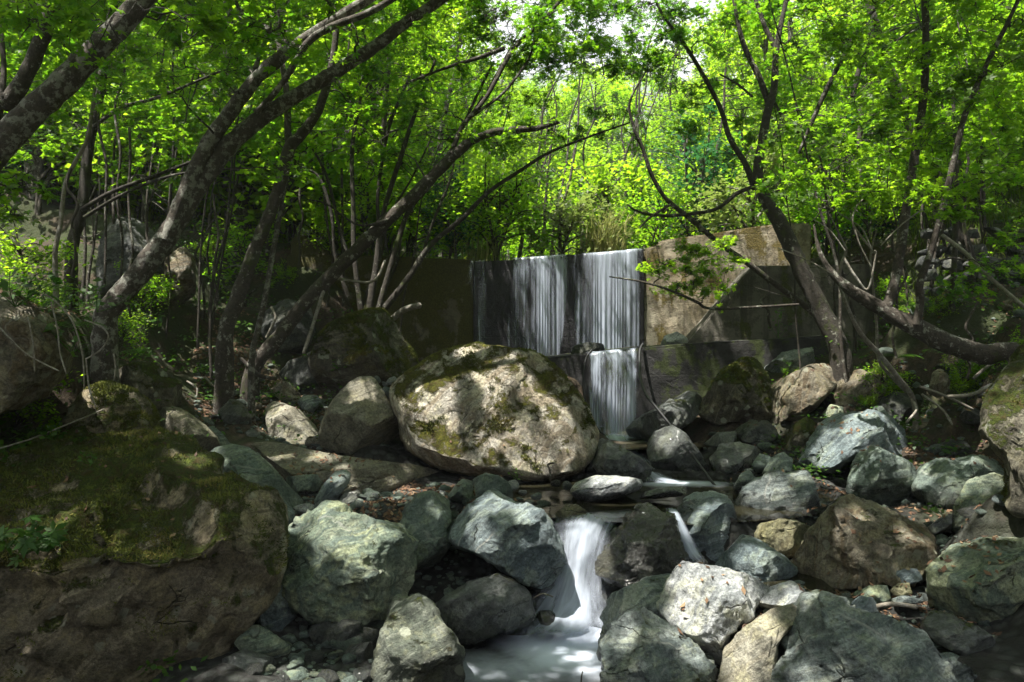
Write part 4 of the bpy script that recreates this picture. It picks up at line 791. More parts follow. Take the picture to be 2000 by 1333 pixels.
M['leaf_far'] = leaf_mat('sunlit_wood_leaves', ((0.06, 0.13, 0.008), (0.14, 0.19, 0.012)), ((0.20, 0.47, 0.014), (0.50, 0.74, 0.03)), .6)
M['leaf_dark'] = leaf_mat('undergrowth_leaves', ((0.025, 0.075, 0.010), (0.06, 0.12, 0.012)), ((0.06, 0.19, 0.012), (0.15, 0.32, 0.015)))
M['leaf_pale'] = leaf_mat('silvery_shrub_leaves', ((0.11, 0.15, 0.05), (0.18, 0.21, 0.08)), ((0.22, 0.32, 0.06), (0.34, 0.42, 0.09)))
M['leaf_deep'] = leaf_mat('blue_green_leaves', ((0.015, 0.07, 0.028), (0.03, 0.10, 0.03)), ((0.03, 0.15, 0.04), (0.06, 0.22, 0.05)))

# leaf outlines: lists of quads (u along the leaf, v across)
_lob = [(0, 1.0, .20), (.95, .86, .18), (-.95, .86, .18), (1.9, .58, .15), (-1.9, .58, .15)]
MAPLE = []
for an, ln, wd in _lob:
    ca_, sa_ = math.cos(an), math.sin(an); q = [(0, 0), (ln * .5, wd), (ln, 0), (ln * .5, -wd)]
    MAPLE.append([(x * ca_ - y * sa_, x * sa_ + y * ca_) for x, y in q])
TRI = [MAPLE[0], [(x * 0.9, y) for x, y in MAPLE[1]], [(x * 0.9, y) for x, y in MAPLE[2]]]
KITE = [[(-.6, 0), (0, .42), (.8, 0), (0, -.42)]]
def leaves(pos, nrm, size, shape, rg):
    """leaf meshes as arrays: positions (n,3), normals (n,3), sizes (n,)"""
    n = len(pos); nrm = nrm / np.linalg.norm(nrm, axis=1, keepdims=True)
    r = rg.normal(size=(n, 3)); u = r - nrm * (r * nrm).sum(1, keepdims=True); u /= np.linalg.norm(u, axis=1, keepdims=True); w = np.cross(nrm, u)
    Q = np.array(shape, float).reshape(-1, 2); nv = len(Q)
    droop = -0.22 * (Q[:, 0] ** 2 + Q[:, 1] ** 2)
    v = pos[:, None, :] + size[:, None, None] * (Q[None, :, 0:1] * u[:, None, :] + Q[None, :, 1:2] * w[:, None, :] + droop[None, :, None] * nrm[:, None, :])
    return v.reshape(-1, 3), np.arange(n * nv).reshape(-1, 4), np.repeat(rg.random(n), nv)
def spray_points(c, rad, n, rg, tilt=.25, thick=.12):
    """a flat layered spray of foliage: leaf positions and normals about the centre c"""
    ax = np.array((rg.normal(0, tilt), rg.normal(0, tilt), 1.0)); ax /= np.linalg.norm(ax)
    r = rad * np.sqrt(rg.random(n)) * (0.65 + 0.35 * np.cos(3 * rg.uniform(0, 6.28, 1) + 0)); a = rg.uniform(0, 2 * math.pi, n)
    r = r * (0.72 + 0.28 * np.cos(a * 3 + rg.uniform(0, 6.28)) + 0.15 * np.cos(a * 7 + rg.uniform(0, 6.28)))
    p = np.stack([r * np.cos(a), r * np.sin(a), rg.normal(0, thick * rad, n) - 0.22 * r * r / max(rad, .01)], 1)
    p[:, 2] -= (p[:, 0] * ax[0] + p[:, 1] * ax[1]) / ax[2]
    nr = ax + rg.normal(0, 0.38, (n, 3)); return c + p, nr

# gaps cut in the leaves so that the sun lands on these places (photo pixel, distance, radius)
SPOTS = [(850, 735, 7.8, .26), (945, 712, 8.0, .36), (1010, 725, 7.9, .22), (840, 800, 7.5, .22), (1000, 790, 7.5, .24), (1085, 790, 7.8, .2), (890, 855, 7.4, .14), (1115, 880, 7.7, .17), (930, 800, 7.5, .16), (800, 770, 7.7, .14), (860, 770, 7.6, .1), (960, 750, 7.7, .16), (1050, 740, 7.8, .14),
         (700, 748, 8.0, .15), (725, 790, 7.8, .07), (548, 815, 8.4, .26), (575, 850, 8.4, .14), (640, 885, 7.5, .14), (560, 885, 7.5, .1), (665, 905, 7.3, .10), (775, 912, 7.3, .16),
         (680, 1068, 5.5, .24), (740, 1088, 5.4, .18), (610, 1040, 5.7, .07), (960, 985, 5.7, .18), (1010, 1000, 5.7, .12), (930, 1030, 5.5, .12), (960, 1080, 5.4, .10),
         (1400, 1140, 4.8, .34), (1340, 1130, 4.9, .16), (1440, 1180, 4.8, .22), (1320, 1230, 4.6, .10), (1450, 1250, 4.4, .16), (1480, 1210, 4.4, .14), (1590, 1175, 4.5, .09), (1640, 1185, 4.5, .09), (1690, 1205, 4.4, .1), (1740, 1232, 4.4, .08), (1800, 1265, 4.35, .09), (1850, 1295, 4.3, .07), (1560, 1240, 4.1, .08), (1620, 1300, 4.0, .10), (1560, 1165, 4.8, .1),
         (1690, 812, 7.6, .24), (1630, 830, 7.5, .2), (1600, 880, 7.4, .18), (1740, 815, 7.6, .16), (1655, 870, 7.4, .1), (1475, 955, 6.4, .26), (1520, 950, 6.4, .14), (1565, 925, 6.5, .10), (1560, 990, 6.3, .1),
         (1675, 985, 5.6, .12), (1640, 1010, 5.5, .09), (1760, 1020, 5.5, .06), (1500, 1030, 6.0, .16), (1540, 1045, 6.0, .14), (1465, 1090, 5.7, .14), (1510, 1110, 5.6, .1), (1390, 985, 6.0, .14), (1365, 1010, 6.0, .08), (1250, 990, 5.7, .07), (1230, 1060, 5.4, .12), (1200, 945, 6.8, .22), (1230, 955, 6.8, .1),
         (1270, 535, 11.2, .16), (1330, 520, 11.1, .3), (1400, 500, 11.0, .34), (1450, 530, 10.9, .3), (1300, 610, 11.1, .18), (1350, 590, 11.1, .22), (1400, 580, 11, .16), (1310, 650, 11.0, .14), (1490, 490, 10.9, .3), (1415, 545, 11, .2), (1280, 570, 11.1, .1),
         (1185, 540, 11.1, .12), (1210, 590, 11.1, .15), (1165, 610, 11.1, .12), (1190, 650, 11.0, .13), (1145, 560, 11.1, .09), (1225, 630, 11.0, .10), (1125, 650, 11, .08), (965, 640, 11, .12), (980, 600, 11.1, .05), (1060, 520, 11.1, .08), (1080, 600, 11.1, .06), (1040, 660, 11, .08), (950, 570, 11.1, .04), (1230, 545, 11.1, .08), (1020, 560, 11.1, .12), (1050, 620, 11.1, .1), (1085, 555, 11.1, .08), (1160, 520, 11.1, .1), (1200, 530, 11.1, .12), (1235, 600, 11.1, .12), (1030, 520, 11.1, .1), (1100, 640, 11, .1), (1150, 640, 11, .1), (1205, 620, 11, .12), (1175, 570, 11, .1), (1060, 660, 11, .1), (1020, 640, 11, .08), (955, 610, 11, .06), (985, 660, 11, .08), (1240, 570, 11, .1),
         (1195, 700, 9.9, .16), (1180, 760, 9.85, .14), (1215, 790, 9.8, .12), (1130, 1120, 5.8, .12), (1140, 1050, 5.9, .1), (1300, 930, 7.7, .14),
         (1130, 1105, 5.8, .33), (1125, 1180, 5.65, .22), (1330, 1040, 6.1, .1), (1360, 1090, 5.95, .1), (335, 815, 7.2, .08), (430, 860, 7.5, .05), (350, 690, 9.4, .16), (410, 660, 9.8, .22), (430, 715, 9.2, .18), (480, 745, 9.0, .14), (620, 755, 9.1, .06), (700, 960, 6.6, .1), (760, 965, 6.8, .16), (830, 945, 7, .14), (650, 930, 6.6, .06),
         (850, 1195, 4.9, .12), (800, 1250, 4.75, .16), (845, 1300, 4.7, .14), (510, 1225, 4.9, .06), (900, 1100, 5.4, .05), (870, 1050, 6, .06), (560, 985, 6.6, .05), (655, 945, 6.6, .08),
         (1700, 1170, 5.0, .12), (1760, 1180, 5.0, .1), (1690, 1140, 5.0, .08), (1990, 950, 5.1, .06), (1900, 900, 6.8, .08), (1780, 940, 6.9, .06), (1920, 880, 7.4, .1), (1560, 720, 8.9, .08), (1500, 750, 9.0, .08), (1430, 730, 9.2, .1), (1390, 790, 9.2, .1), (1660, 730, 8.8, .12),
         (330, 450, 7.0, .12), (420, 330, 7.0, .12), (290, 520, 7.0, .1), (620, 170, 7, .1), (100, 220, 5, .12), (210, 100, 5, .1), (580, 90, 7, .1), (1720, 500, 7, .1), (1650, 480, 6.6, .14), (1700, 560, 6.6, .12), (1730, 690, 6.6, .1), (1620, 410, 6.8, .1), (800, 395, 9, .1), (850, 620, 10.9, .14), (820, 660, 10.8, .14), (870, 540, 11, .06),
         (1750, 160, 9, .3), (1560, 330, 8.6, .35), (1450, 400, 9, .25), (700, 250, 9.3, .35), (980, 150, 9.5, .3), (300, 250, 8.5, .3), (180, 300, 8, .3), (420, 60, 8, .35), (1900, 250, 8, .3), (1000, 260, 9.5, .3), (640, 360, 9.6, .3)]
SP = np.array([W(a, b, c) for a, b, c, r in SPOTS]); SRAD = np.array([r * (1.45 if c > 10.8 and a < 1262 else 1.3 if c > 10.8 else (.78 if 7.3 < c < 8.2 and 760 < a < 1160 else 1.0)) for a, b, c, r in SPOTS]); SV = np.array(SUN[:])
def shaded_only(pos, rg):
    """True for leaves that do not stand in one of the gaps cut for the sun"""
    keep = np.ones(len(pos), bool)
    for p, r in zip(SP, SRAD):
        q = pos - p; t = q @ SV; d2 = (q * q).sum(1) - t * t
        keep &= ~((t > 0.25) & (d2 < (1.2 * r * rg.uniform(.78, 1.1, len(pos))) ** 2))
    return keep

_r2 = np.random.default_rng(77)
SP2 = np.array([W(_r2.uniform(-50, 2050), _r2.uniform(-40, 290), _r2.uniform(7.6, 11)) for _ in range(85)] + [W(_r2.uniform(900, 1400), _r2.uniform(-40, 250), _r2.uniform(9.2, 11.4)) for _ in range(30)])  # openings through the unseen high crowns, added to let sun onto lower leaves
def thin_roof(pos, rg):
    """openings cut in the unseen high crowns, so that the lower leaves catch the sun in patches"""
    keep = np.ones(len(pos), bool)
    for p in SP2:
        q = pos - p; t = q @ SV; d2 = (q * q).sum(1) - t * t
        keep &= ~((t > 0.6) & (d2 < (.34 * rg.uniform(.6, 1.15, len(pos))) ** 2))
    return keep
def catmull(P, sub=6):
    P = np.asarray(P, float); out = []
    for i in range(len(P) - 1):
        p0, p1, p2, p3 = P[max(i - 1, 0)], P[i], P[i + 1], P[min(i + 2, len(P) - 1)]
        for k in range(sub):
            f = k / sub; out.append(.5 * (2 * p1 + (p2 - p0) * f + (2 * p0 - 5 * p1 + 4 * p2 - p3) * f * f + (3 * p1 - p0 - 3 * p2 + p3) * f ** 3))
    out.append(P[-1]); return np.array(out)
def tube(P, rad, sides=10, bump=.10, seed=0, cap=True):
    """arrays of a round limb along P with radii rad"""
    P = np.asarray(P, float); rad = np.asarray(rad, float); n = len(P); T = np.gradient(P, axis=0); T /= np.maximum(np.linalg.norm(T, axis=1, keepdims=True), 1e-9)
    if cap: P = np.vstack([P, P[-1] + T[-1] * rad[-1] * .7]); rad = np.append(rad, rad[-1] * .08); T = np.vstack([T, T[-1]]); n += 1
    ref = np.array((0.31, -0.9, 0.2)); V = np.zeros((n, sides, 3)); u = np.cross(T[0], ref); u /= np.linalg.norm(u)
    for i in range(n):
        u = u - T[i] * (u @ T[i]); u /= np.linalg.norm(u); w = np.cross(T[i], u)
        a = np.arange(sides) * 2 * math.pi / sides
        V[i] = P[i] + rad[i] * (np.cos(a)[:, None] * u + np.sin(a)[:, None] * w)
    if bump:
        fl = V.reshape(-1, 3); nn = (V - P[:, None, :]).reshape(-1, 3); q = fl / np.repeat(np.maximum(rad, .02), sides)[:, None]
        V = (fl + nn * (bump * fbm(fl * 9 + seed, 3, seed % 50))[:, None]).reshape(n, sides, 3)
    i = (np.arange(n - 1)[:, None] * sides + np.arange(sides)[None, :]).ravel(); j = (np.arange(n - 1)[:, None] * sides + (np.arange(sides)[None, :] + 1) % sides).ravel()
    return V.reshape(-1, 3), np.stack([i, j, j + sides, i + sides], 1)
def join(parts):
    V, Fa, n = [], [], 0
    for v, f in parts: V.append(v); Fa.append(f + n); n += len(v)
    return np.concatenate(V), np.concatenate(Fa)
_seed = [50]
def stem(pts, d0, d1, root=False):
    """traced limb: (px, py, width px) list with distance running from d0 to d1 -> skeleton, radii"""
    n = len(pts); L = np.cumsum([0] + [math.hypot(pts[i + 1][0] - pts[i][0], pts[i + 1][1] - pts[i][1]) for i in range(n - 1)]); L = L / L[-1]
    P, Rd = [], []
    for (px, py, w), l in zip(pts, L):
        d = d0 + (d1 - d0) * l; P.append(W(px, py, d)); Rd.append(w / F * d / 2)
    if root:
        g = gz(P[0][0], P[0][1]) - .15
        if g < P[0][2] - .05:
            dirn = P[0] - P[1]; dirn[2] = 0; P.insert(0, np.array((P[0][0] + dirn[0] * .25, P[0][1] + .05, g))); Rd.insert(0, Rd[0] * 1.35)
    S = catmull(np.column_stack([P, Rd]), 7); return S[:, :3], S[:, 3]
TREES = []
def tree(label, stems, barkm, name='tree', cat='tree', sprays=(), leafm='leaf', lsize=(.038, .064), shape=MAPLE, overhead=(), group=None, twigr=.011, trunk_name='trunk', dens=112, thin=.68, gaps=True):
    """stems: list of (pts, d0, d1); sprays: list of (x0,x1,y0,y1,d0,d1,count,radius) in photo pixels; overhead: (x0,x1,y0,y1,z0,z1,count,radius) in metres"""
    rg = np.random.default_rng(_seed[0]); _seed[0] += 13
    base = None; skel = []; parts = []
    for k, (pts, d0, d1) in enumerate(stems):
        P, Rd = stem(pts, d0, d1, root=(k == 0)); Rd = Rd * thin
        if k == 0: base = tuple(float(q) for q in P[0])
        skel.append(np.column_stack([P, Rd])); parts.append((P, Rd))
    e = empty(name, base, label, cat, group)
    for k, (P, Rd) in enumerate(parts):
        big = Rd.max() > .05
        v, f = tube(P, Rd, 16 if big else 8, .22 if big else .12, _seed[0] + k)
        link(trunk_name if k == 0 else ('limb' if big else 'branch'), mesh_np('limb', v, f, M[barkm], base, True), e)
    C = []
    for x0, x1, y0, y1, d0, d1, n, r in sprays:
        for _ in range(int(n * 1.9)): C.append((W(rg.uniform(x0, x1), rg.uniform(y0, y1), rg.uniform(d0, d1)), r * rg.uniform(.65, 1.3), False))
    for x0, x1, y0, y1, z0, z1, n, r in overhead:  # crown leaves out of view, placed to shade the stream and banks
        for _ in range(int(n * 1.35)): C.append((np.array((rg.uniform(x0, x1), rg.uniform(y0, y1), rg.uniform(z0, z1))), r * rg.uniform(.7, 1.3), True))
    if C:
        sk = np.concatenate(skel); LP, LN, LS, TW = [], [], [], []
        HP, HN, HS = [], [], []
        dsk = [np.linalg.norm(sk[:, :3] - c, axis=1).min() for c, r, ov in C]; C = [C[i] for i in np.argsort(dsk)]
        for c, r, ov in C:
            n = int((70 if ov else dens) * (r / .5) ** 2); p, nr = spray_points(c, r, n, rg)
            if ov: HP.append(p); HN.append(nr); HS.append(rg.uniform(.075, .12, n))
            else: LP.append(p); LN.append(nr); LS.append(rg.uniform(lsize[0], lsize[1], n))
            dd = sk[:, :3] - c; dist = np.linalg.norm(dd, axis=1) + np.maximum(dd[:, 2], 0) * 1.5; a = sk[np.argmin(dist)]
            if np.linalg.norm(a[:3] - c) < (6 if ov else 3.2):
                m = (a[:3] + c) / 2 + rg.normal(0, .10, 3) * np.linalg.norm(a[:3] - c) + np.array((0, 0, .10)) * np.linalg.norm(a[:3] - c)
                P = catmull([a[:3], m, c], 5); P[1:-1] += rg.normal(0, .015, (len(P) - 2, 3)); r0 = min(a[3] * .75, twigr * (.8 + .5 * np.linalg.norm(a[:3] - c)))
                TW.append(tube(P, np.linspace(r0, .003, len(P)), 5, 0))
                sk = np.vstack([sk, np.column_stack([P[1:], np.linspace(r0, .004, len(P))[1:]])])
                for _ in range(5):
                    q = c + (p[rg.integers(len(p))] - c) * 1.0; s0 = P[-int(rg.integers(1, 4))]
                    TW.append(tube(catmull([s0, (s0 + q) / 2 + rg.normal(0, .03, 3), q], 3), np.linspace(.0045, .0018, 7), 4, 0))
        out, ra, n0 = [], [], 0
        for PP, NN, SS, sh in ((LP, LN, LS, shape), (HP, HN, HS, TRI)):
            if not PP: continue
            PP, NN, SS = np.concatenate(PP), np.concatenate(NN), np.concatenate(SS)
            k = shaded_only(PP, rg) if gaps else np.ones(len(PP), bool)
            if sh is TRI: k &= thin_roof(PP, rg)
            PP, NN, SS = PP[k], NN[k], SS[k]
            v, f, a = leaves(PP, NN, SS, sh, rg); out.append((v, f)); ra.append(a)
        v, f = join(out); link('crown', mesh_np('crown', v, f, M[leafm], base, False, {'rnd': np.concatenate(ra)}), e)
        if TW:
            v, f = join(TW); link('branchwork', mesh_np('branchwork', v, f, M['bark_dark' if barkm != 'bark_white' else barkm], base, True), e)
    return e

# --- left side
tree('thick lichen-blotched trunk leaning in from the left edge, nearest of all trees',
     [([(-190, 900, 110), (-150, 640, 100), (-60, 380, 86), (8, 280, 80), (70, 215, 76), (130, 155, 72), (205, 80, 66), (285, -5, 60), (390, -130, 50), (560, -300, 40)], 4.9, 5.4)], 'bark_pale',
     sprays=[(-150, 480, -60, 60, 4.6, 6.5, 12, .42), (380, 580, 40, 130, 5.2, 6.2, 5, .32), (-100, 180, 340, 430, 4.4, 5.2, 5, .3)],
     overhead=[(-4.5, -0.8, 0.5, 6.5, 3.6, 6.5, 75, .75)])
tree('second dark trunk behind the thick lichen-blotched one at the left edge',
     [([(-20, 260, 46), (20, 200, 46), (62, 125, 44), (95, 40, 42), (112, -20, 40), (150, -200, 34)], 6.0, 6.2), ([(-20, 330, 24), (4, 190, 18), (6, 100, 14), (-10, 0, 12)], 6.1, 6.3)], 'bark',
     sprays=[(-100, 300, -40, 200, 6.4, 8.2, 18, .45)], overhead=[(-6, -3, 2, 8, 3.5, 6.5, 42, .75)])
tree('double-stemmed leaning tree with pale lichen bark arching over the left bank',
     [([(205, 640, 66), (225, 590, 62), (275, 530, 62), (325, 465, 60), (365, 400, 56), (415, 325, 54), (470, 262, 50), (520, 225, 46), (560, 198, 42), (640, 150, 40), (720, 100, 36), (800, 40, 32), (880, -15, 28), (1000, -120, 20)], 7.0, 7.6),
      ([(325, 470, 40), (352, 400, 42), (385, 325, 44), (420, 262, 44), (455, 215, 42), (490, 165, 38), (530, 128, 40), (575, 92, 34), (640, 48, 30), (730, -8, 28), (850, -90, 20)], 7.05, 7.4),
      ([(500, 222, 20), (530, 190, 18), (560, 150, 18), (600, 85, 22), (650, 52, 22), (740, 15, 20), (900, -90, 12)], 7.2, 7.3),
      ([(566, 90, 24), (530, 62, 20), (498, 42, 16), (470, 25, 12), (455, -20, 9)], 7.35, 7.6),
      ([(490, 170, 16), (500, 130, 14), (522, 75, 12), (545, 52, 8), (543, 20, 6)], 7.3, 7.1)], 'bark_pale',
     sprays=[(150, 480, 0, 250, 7.4, 9.0, 14, .48), (260, 760, -20, 240, 6.0, 6.9, 11, .32), (560, 760, 180, 340, 6.9, 7.6, 6, .34), (420, 900, -60, 70, 7.2, 8.6, 15, .45)],
     overhead=[(-2.6, 0.6, 4.0, 9.0, 3.9, 6.5, 110, .75)])
tree('forked dark trunk standing between the double-stemmed tree and the curved leaning trunk',
     [([(440, 660, 46), (462, 590, 42), (490, 510, 40), (522, 430, 36), (548, 360, 34), (566, 290, 36), (590, 262, 30), (622, 215, 26), (648, 130, 20), (660, 20, 16)], 8.5, 9.0),
      ([(566, 300, 22), (562, 250, 20), (560, 180, 18), (540, 60, 14)], 8.8, 9.2)], 'bark',
     sprays=[(420, 720, 60, 300, 9.0, 10.2, 16, .45)], overhead=[(-3, -1.2, 6.5, 9.5, 4.6, 7, 30, .7)])
tree('thick curved trunk leaning right over the great moss-covered boulder',
     [([(495, 722, 46), (540, 665, 42), (590, 600, 40), (640, 545, 40), (700, 485, 38), (755, 432, 36), (805, 385, 34), (855, 335, 32), (885, 305, 30), (920, 278, 24), (960, 260, 22), (1005, 254, 18), (1045, 252, 16), (1090, 240, 10)], 9.0, 9.6),
      ([(855, 338, 18), (880, 300, 16), (905, 245, 14), (950, 190, 12), (1000, 100, 14), (1040, 60, 12), (1092, 5, 9)], 9.4, 9.8),
      ([(905, 240, 9), (940, 215, 9), (985, 180, 8), (1030, 120, 7), (1045, 75, 6)], 9.55, 9.7),
      ([(760, 430, 12), (700, 440, 6), (640, 400, 5), (600, 390, 3)], 9.2, 9.0),
      ([(985, 95, 14), (930, 115, 12), (880, 130, 10), (800, 160, 6)], 9.7, 9.4)], 'bark',
     sprays=[(700, 1080, 60, 300, 9.6, 10.8, 34, .42), (880, 1110, 210, 290, 9.2, 9.8, 8, .33), (700, 1000, -60, 80, 9.0, 10.4, 22, .45), (900, 1200, -40, 130, 9.5, 11, 26, .42)],
     overhead=[(-1.2, 1.2, 7.0, 10.2, 4.6, 7, 55, .7)])
tree('clump of slender stems rising from one base left of the dam',
     [([(722, 612, 22), (735, 520, 18), (748, 420, 15), (785, 300, 13), (815, 210, 11), (850, 120, 8)], 9.9, 10.2),
      ([(705, 605, 16), (692, 500, 15), (690, 400, 13), (688, 290, 12), (705, 190, 8)], 9.9, 10.1),
      ([(738, 610, 18), (775, 480, 15), (800, 410, 14), (850, 350, 12), (885, 290, 10), (930, 190, 9), (965, 120, 6)], 9.8, 10.1),
      ([(752, 602, 20), (800, 540, 17), (840, 480, 15), (905, 425, 14), (955, 375, 12), (1010, 338, 11), (1070, 300, 9), (1150, 268, 6), (1230, 240, 4)], 9.7, 10.0),
      ([(680, 580, 12), (655, 500, 10), (648, 420, 10), (625, 350, 8), (600, 330, 5)], 9.9, 9.8),
      ([(730, 560, 12), (742, 470, 11), (738, 380, 10), (760, 250, 9), (800, 150, 7)], 10.0, 10.4),
      ([(700, 540, 10), (670, 470, 9), (640, 350, 9), (610, 290, 6)], 10.0, 10.2)], 'bark_dark',
     sprays=[(620, 860, 100, 330, 10.2, 11.0, 20, .42), (1050, 1250, 210, 280, 9.9, 10.4, 6, .3)], twigr=.008)
tree('pale slender trunk just right of the forked dark trunk',
     [([(492, 705, 18), (505, 640, 17), (520, 570, 16), (532, 500, 15), (545, 430, 13), (556, 360, 9), (560, 300, 6)], 8.6, 8.9)], 'bark_pale',
     sprays=[(500, 620, 280, 380, 8.8, 9.4, 4, .3)])
tree('dark straight trunk half hidden in leaves left of the double-stemmed tree',
     [([(140, 500, 34), (158, 420, 32), (172, 300, 28), (195, 180, 26), (215, 60, 22), (235, -60, 18)], 8.3, 8.6), ([(160, 410, 14), (220, 375, 13), (300, 345, 11), (370, 318, 9), (430, 290, 5)], 8.2, 8.0), ([(165, 425, 12), (240, 380, 9), (330, 345, 8), (420, 330, 4)], 8.0, 7.8), ([(180, 250, 12), (240, 210, 12), (310, 190, 10), (430, 140, 7)], 8.4, 8.7)], 'bark_dark',
     sprays=[(0, 380, 60, 360, 8.6, 10.2, 26, .48)], overhead=[(-7, -2.6, 6.5, 11, 4.6, 7.5, 70, .75)])
tree('thin pale crooked stem beside the dark straight trunk at the left',
     [([(108, 500, 14), (118, 440, 13), (128, 360, 12), (148, 315, 12), (172, 270, 10), (180, 215, 9), (188, 150, 7), (200, 60, 5)], 7.2, 7.4)], 'bark_white', name='sapling', cat='sapling',
     sprays=[(120, 280, 30, 160, 7.3, 7.8, 5, .3)])
tree('unseen broad tree added behind the viewpoint, its crown shading the lower stream',
     [([(-750, -900, -380), (-750, 1500, -330), (-500, 3500, -260), (100, 5800, -120)], -1.6, -1.4)], 'bark', overhead=[(-1.8, 2.6, -1.5, 5.2, 4.0, 6.8, 120, .75), (-5, -1.5, -2.5, 2.0, 4.0, 7.0, 60, .8), (2.5, 6, -2, 4, 3.5, 6.5, 50, .8)])  # out of view, added so its crown shades the stream and blocks sky
# --- right side
tree('dark multi-stemmed tree with a V fork leaning over the right wing wall',
     [([(1640, 690, 70), (1605, 610, 60), (1565, 530, 56), (1530, 450, 52), (1495, 390, 42), (1480, 345, 36), (1488, 280, 30), (1500, 215, 28), (1512, 170, 24), (1517, 90, 20), (1538, -10, 14)], 9.0, 9.6),
      ([(1500, 200, 22), (1482, 150, 20), (1455, 95, 18), (1440, 40, 14), (1430, -20, 10)], 9.5, 9.7),
      ([(1516, 95, 16), (1495, 55, 16), (1482, 20, 14), (1470, -20, 12)], 9.6, 9.8),
      ([(1475, 370, 24), (1455, 320, 20), (1425, 270, 18), (1408, 215, 16), (1375, 150, 14), (1335, 85, 12), (1295, 30, 9), (1270, -20, 6)], 9.4, 9.9),
      ([(1480, 362, 14), (1440, 378, 14), (1400, 408, 13), (1350, 418, 12), (1300, 422, 11), (1250, 415, 9), (1225, 400, 5)], 9.3, 9.0),
      ([(1512, 200, 9), (1530, 230, 10), (1560, 260, 6)], 9.5, 9.3),
      ([(1470, 190, 8), (1440, 165, 8), (1405, 145, 5)], 9.5, 9.6)], 'bark_dark',
     sprays=[(1290, 1560, -20, 200, 9.7, 11.0, 26, .42), (1260, 1420, 80, 260, 9.8, 11, 10, .38), (1400, 1640, 200, 360, 9.7, 10.8, 12, .4), (1040, 1340, -50, 150, 9.4, 11.4, 70, .38)],
     thin=.58, overhead=[(0.6, 3.2, 6.2, 9.6, 4.7, 7.2, 80, .72)])
tree('long thin bare stem sweeping from the right bank up across the waterfall',
     [([(1625, 650, 20), (1590, 612, 18), (1520, 560, 16), (1460, 515, 16), (1400, 472, 15), (1345, 425, 14), (1300, 388, 13), (1272, 340, 12), (1255, 290, 11), (1238, 250, 9), (1230, 200, 7), (1262, 140, 4)], 9.5, 9.0),
      ([(1560, 595, 7), (1480, 600, 8), (1388, 603, 8), (1360, 590, 9), (1310, 568, 7), (1250, 550, 6), (1190, 541, 4)], 8.7, 8.8),
      ([(1310, 400, 8), (1270, 425, 7), (1250, 445, 4)], 8.9, 8.8)], 'bark', name='tree', trunk_name='trunk',
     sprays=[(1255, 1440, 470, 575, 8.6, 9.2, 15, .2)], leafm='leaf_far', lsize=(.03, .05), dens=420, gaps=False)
tree('tree with two upright pale stems growing out of a fallen trunk on the right bank',
     [([(1990, 705, 56), (1920, 692, 58), (1850, 672, 56), (1790, 640, 54), (1740, 615, 46), (1690, 585, 38), (1655, 562, 30), (1622, 530, 20), (1600, 490, 12), (1590, 440, 6)], 7.0, 7.4),
      ([(1728, 612, 34), (1742, 570, 30), (1755, 510, 28), (1765, 440, 26), (1776, 370, 24), (1790, 280, 24), (1802, 200, 22), (1808, 110, 20), (1806, -10, 18)], 7.2, 7.5),
      ([(1790, 635, 26), (1797, 590, 22), (1796, 555, 20), (1815, 500, 19), (1832, 440, 18), (1850, 370, 18), (1866, 300, 17), (1886, 220, 16), (1925, 130, 14), (1965, 50, 12), (1998, -20, 10)], 7.1, 7.0)], 'bark',
     sprays=[(1540, 2080, -40, 160, 6.6, 8.4, 26, .45), (1700, 2050, 150, 330, 7.4, 8.6, 14, .42), (1480, 1720, 290, 400, 6.4, 7.2, 10, .33), (1480, 1960, 150, 430, 5.9, 6.9, 14, .32), (1880, 2060, 400, 560, 7.2, 8.4, 6, .3)],
     overhead=[(2.0, 5.0, 3.5, 8.5, 3.9, 6.5, 80, .75)])
tree('dark leaning trunk behind the twin upright stems in the upper right',
     [([(1900, 520, 26), (1850, 380, 26), (1800, 290, 26), (1765, 215, 28), (1735, 150, 30), (1715, 70, 26), (1690, -20, 20)], 9.2, 9.6), ([(1560, 300, 8), (1585, 240, 12), (1612, 180, 14), (1650, 105, 14), (1690, 40, 10), (1740, -10, 6)], 9.6, 9.4), ([(1665, 190, 14), (1680, 130, 16), (1700, 90, 12)], 9.5, 9.5)], 'bark_dark',
     sprays=[(1560, 2050, 60, 360, 9.3, 11.0, 40, .5)], overhead=[(3.2, 6.5, 4.5, 9.5, 4.4, 7.0, 60, .75)])
tree('thin dark straight stem on the slope at the far right',
     [([(1862, 545, 16), (1866, 450, 15), (1868, 370, 14), (1866, 280, 12), (1860, 180, 9)], 8.8, 9.0)], 'bark_dark', name='sapling', cat='sapling', sprays=[(1780, 1960, 200, 330, 8.9, 9.6, 7, .38)])
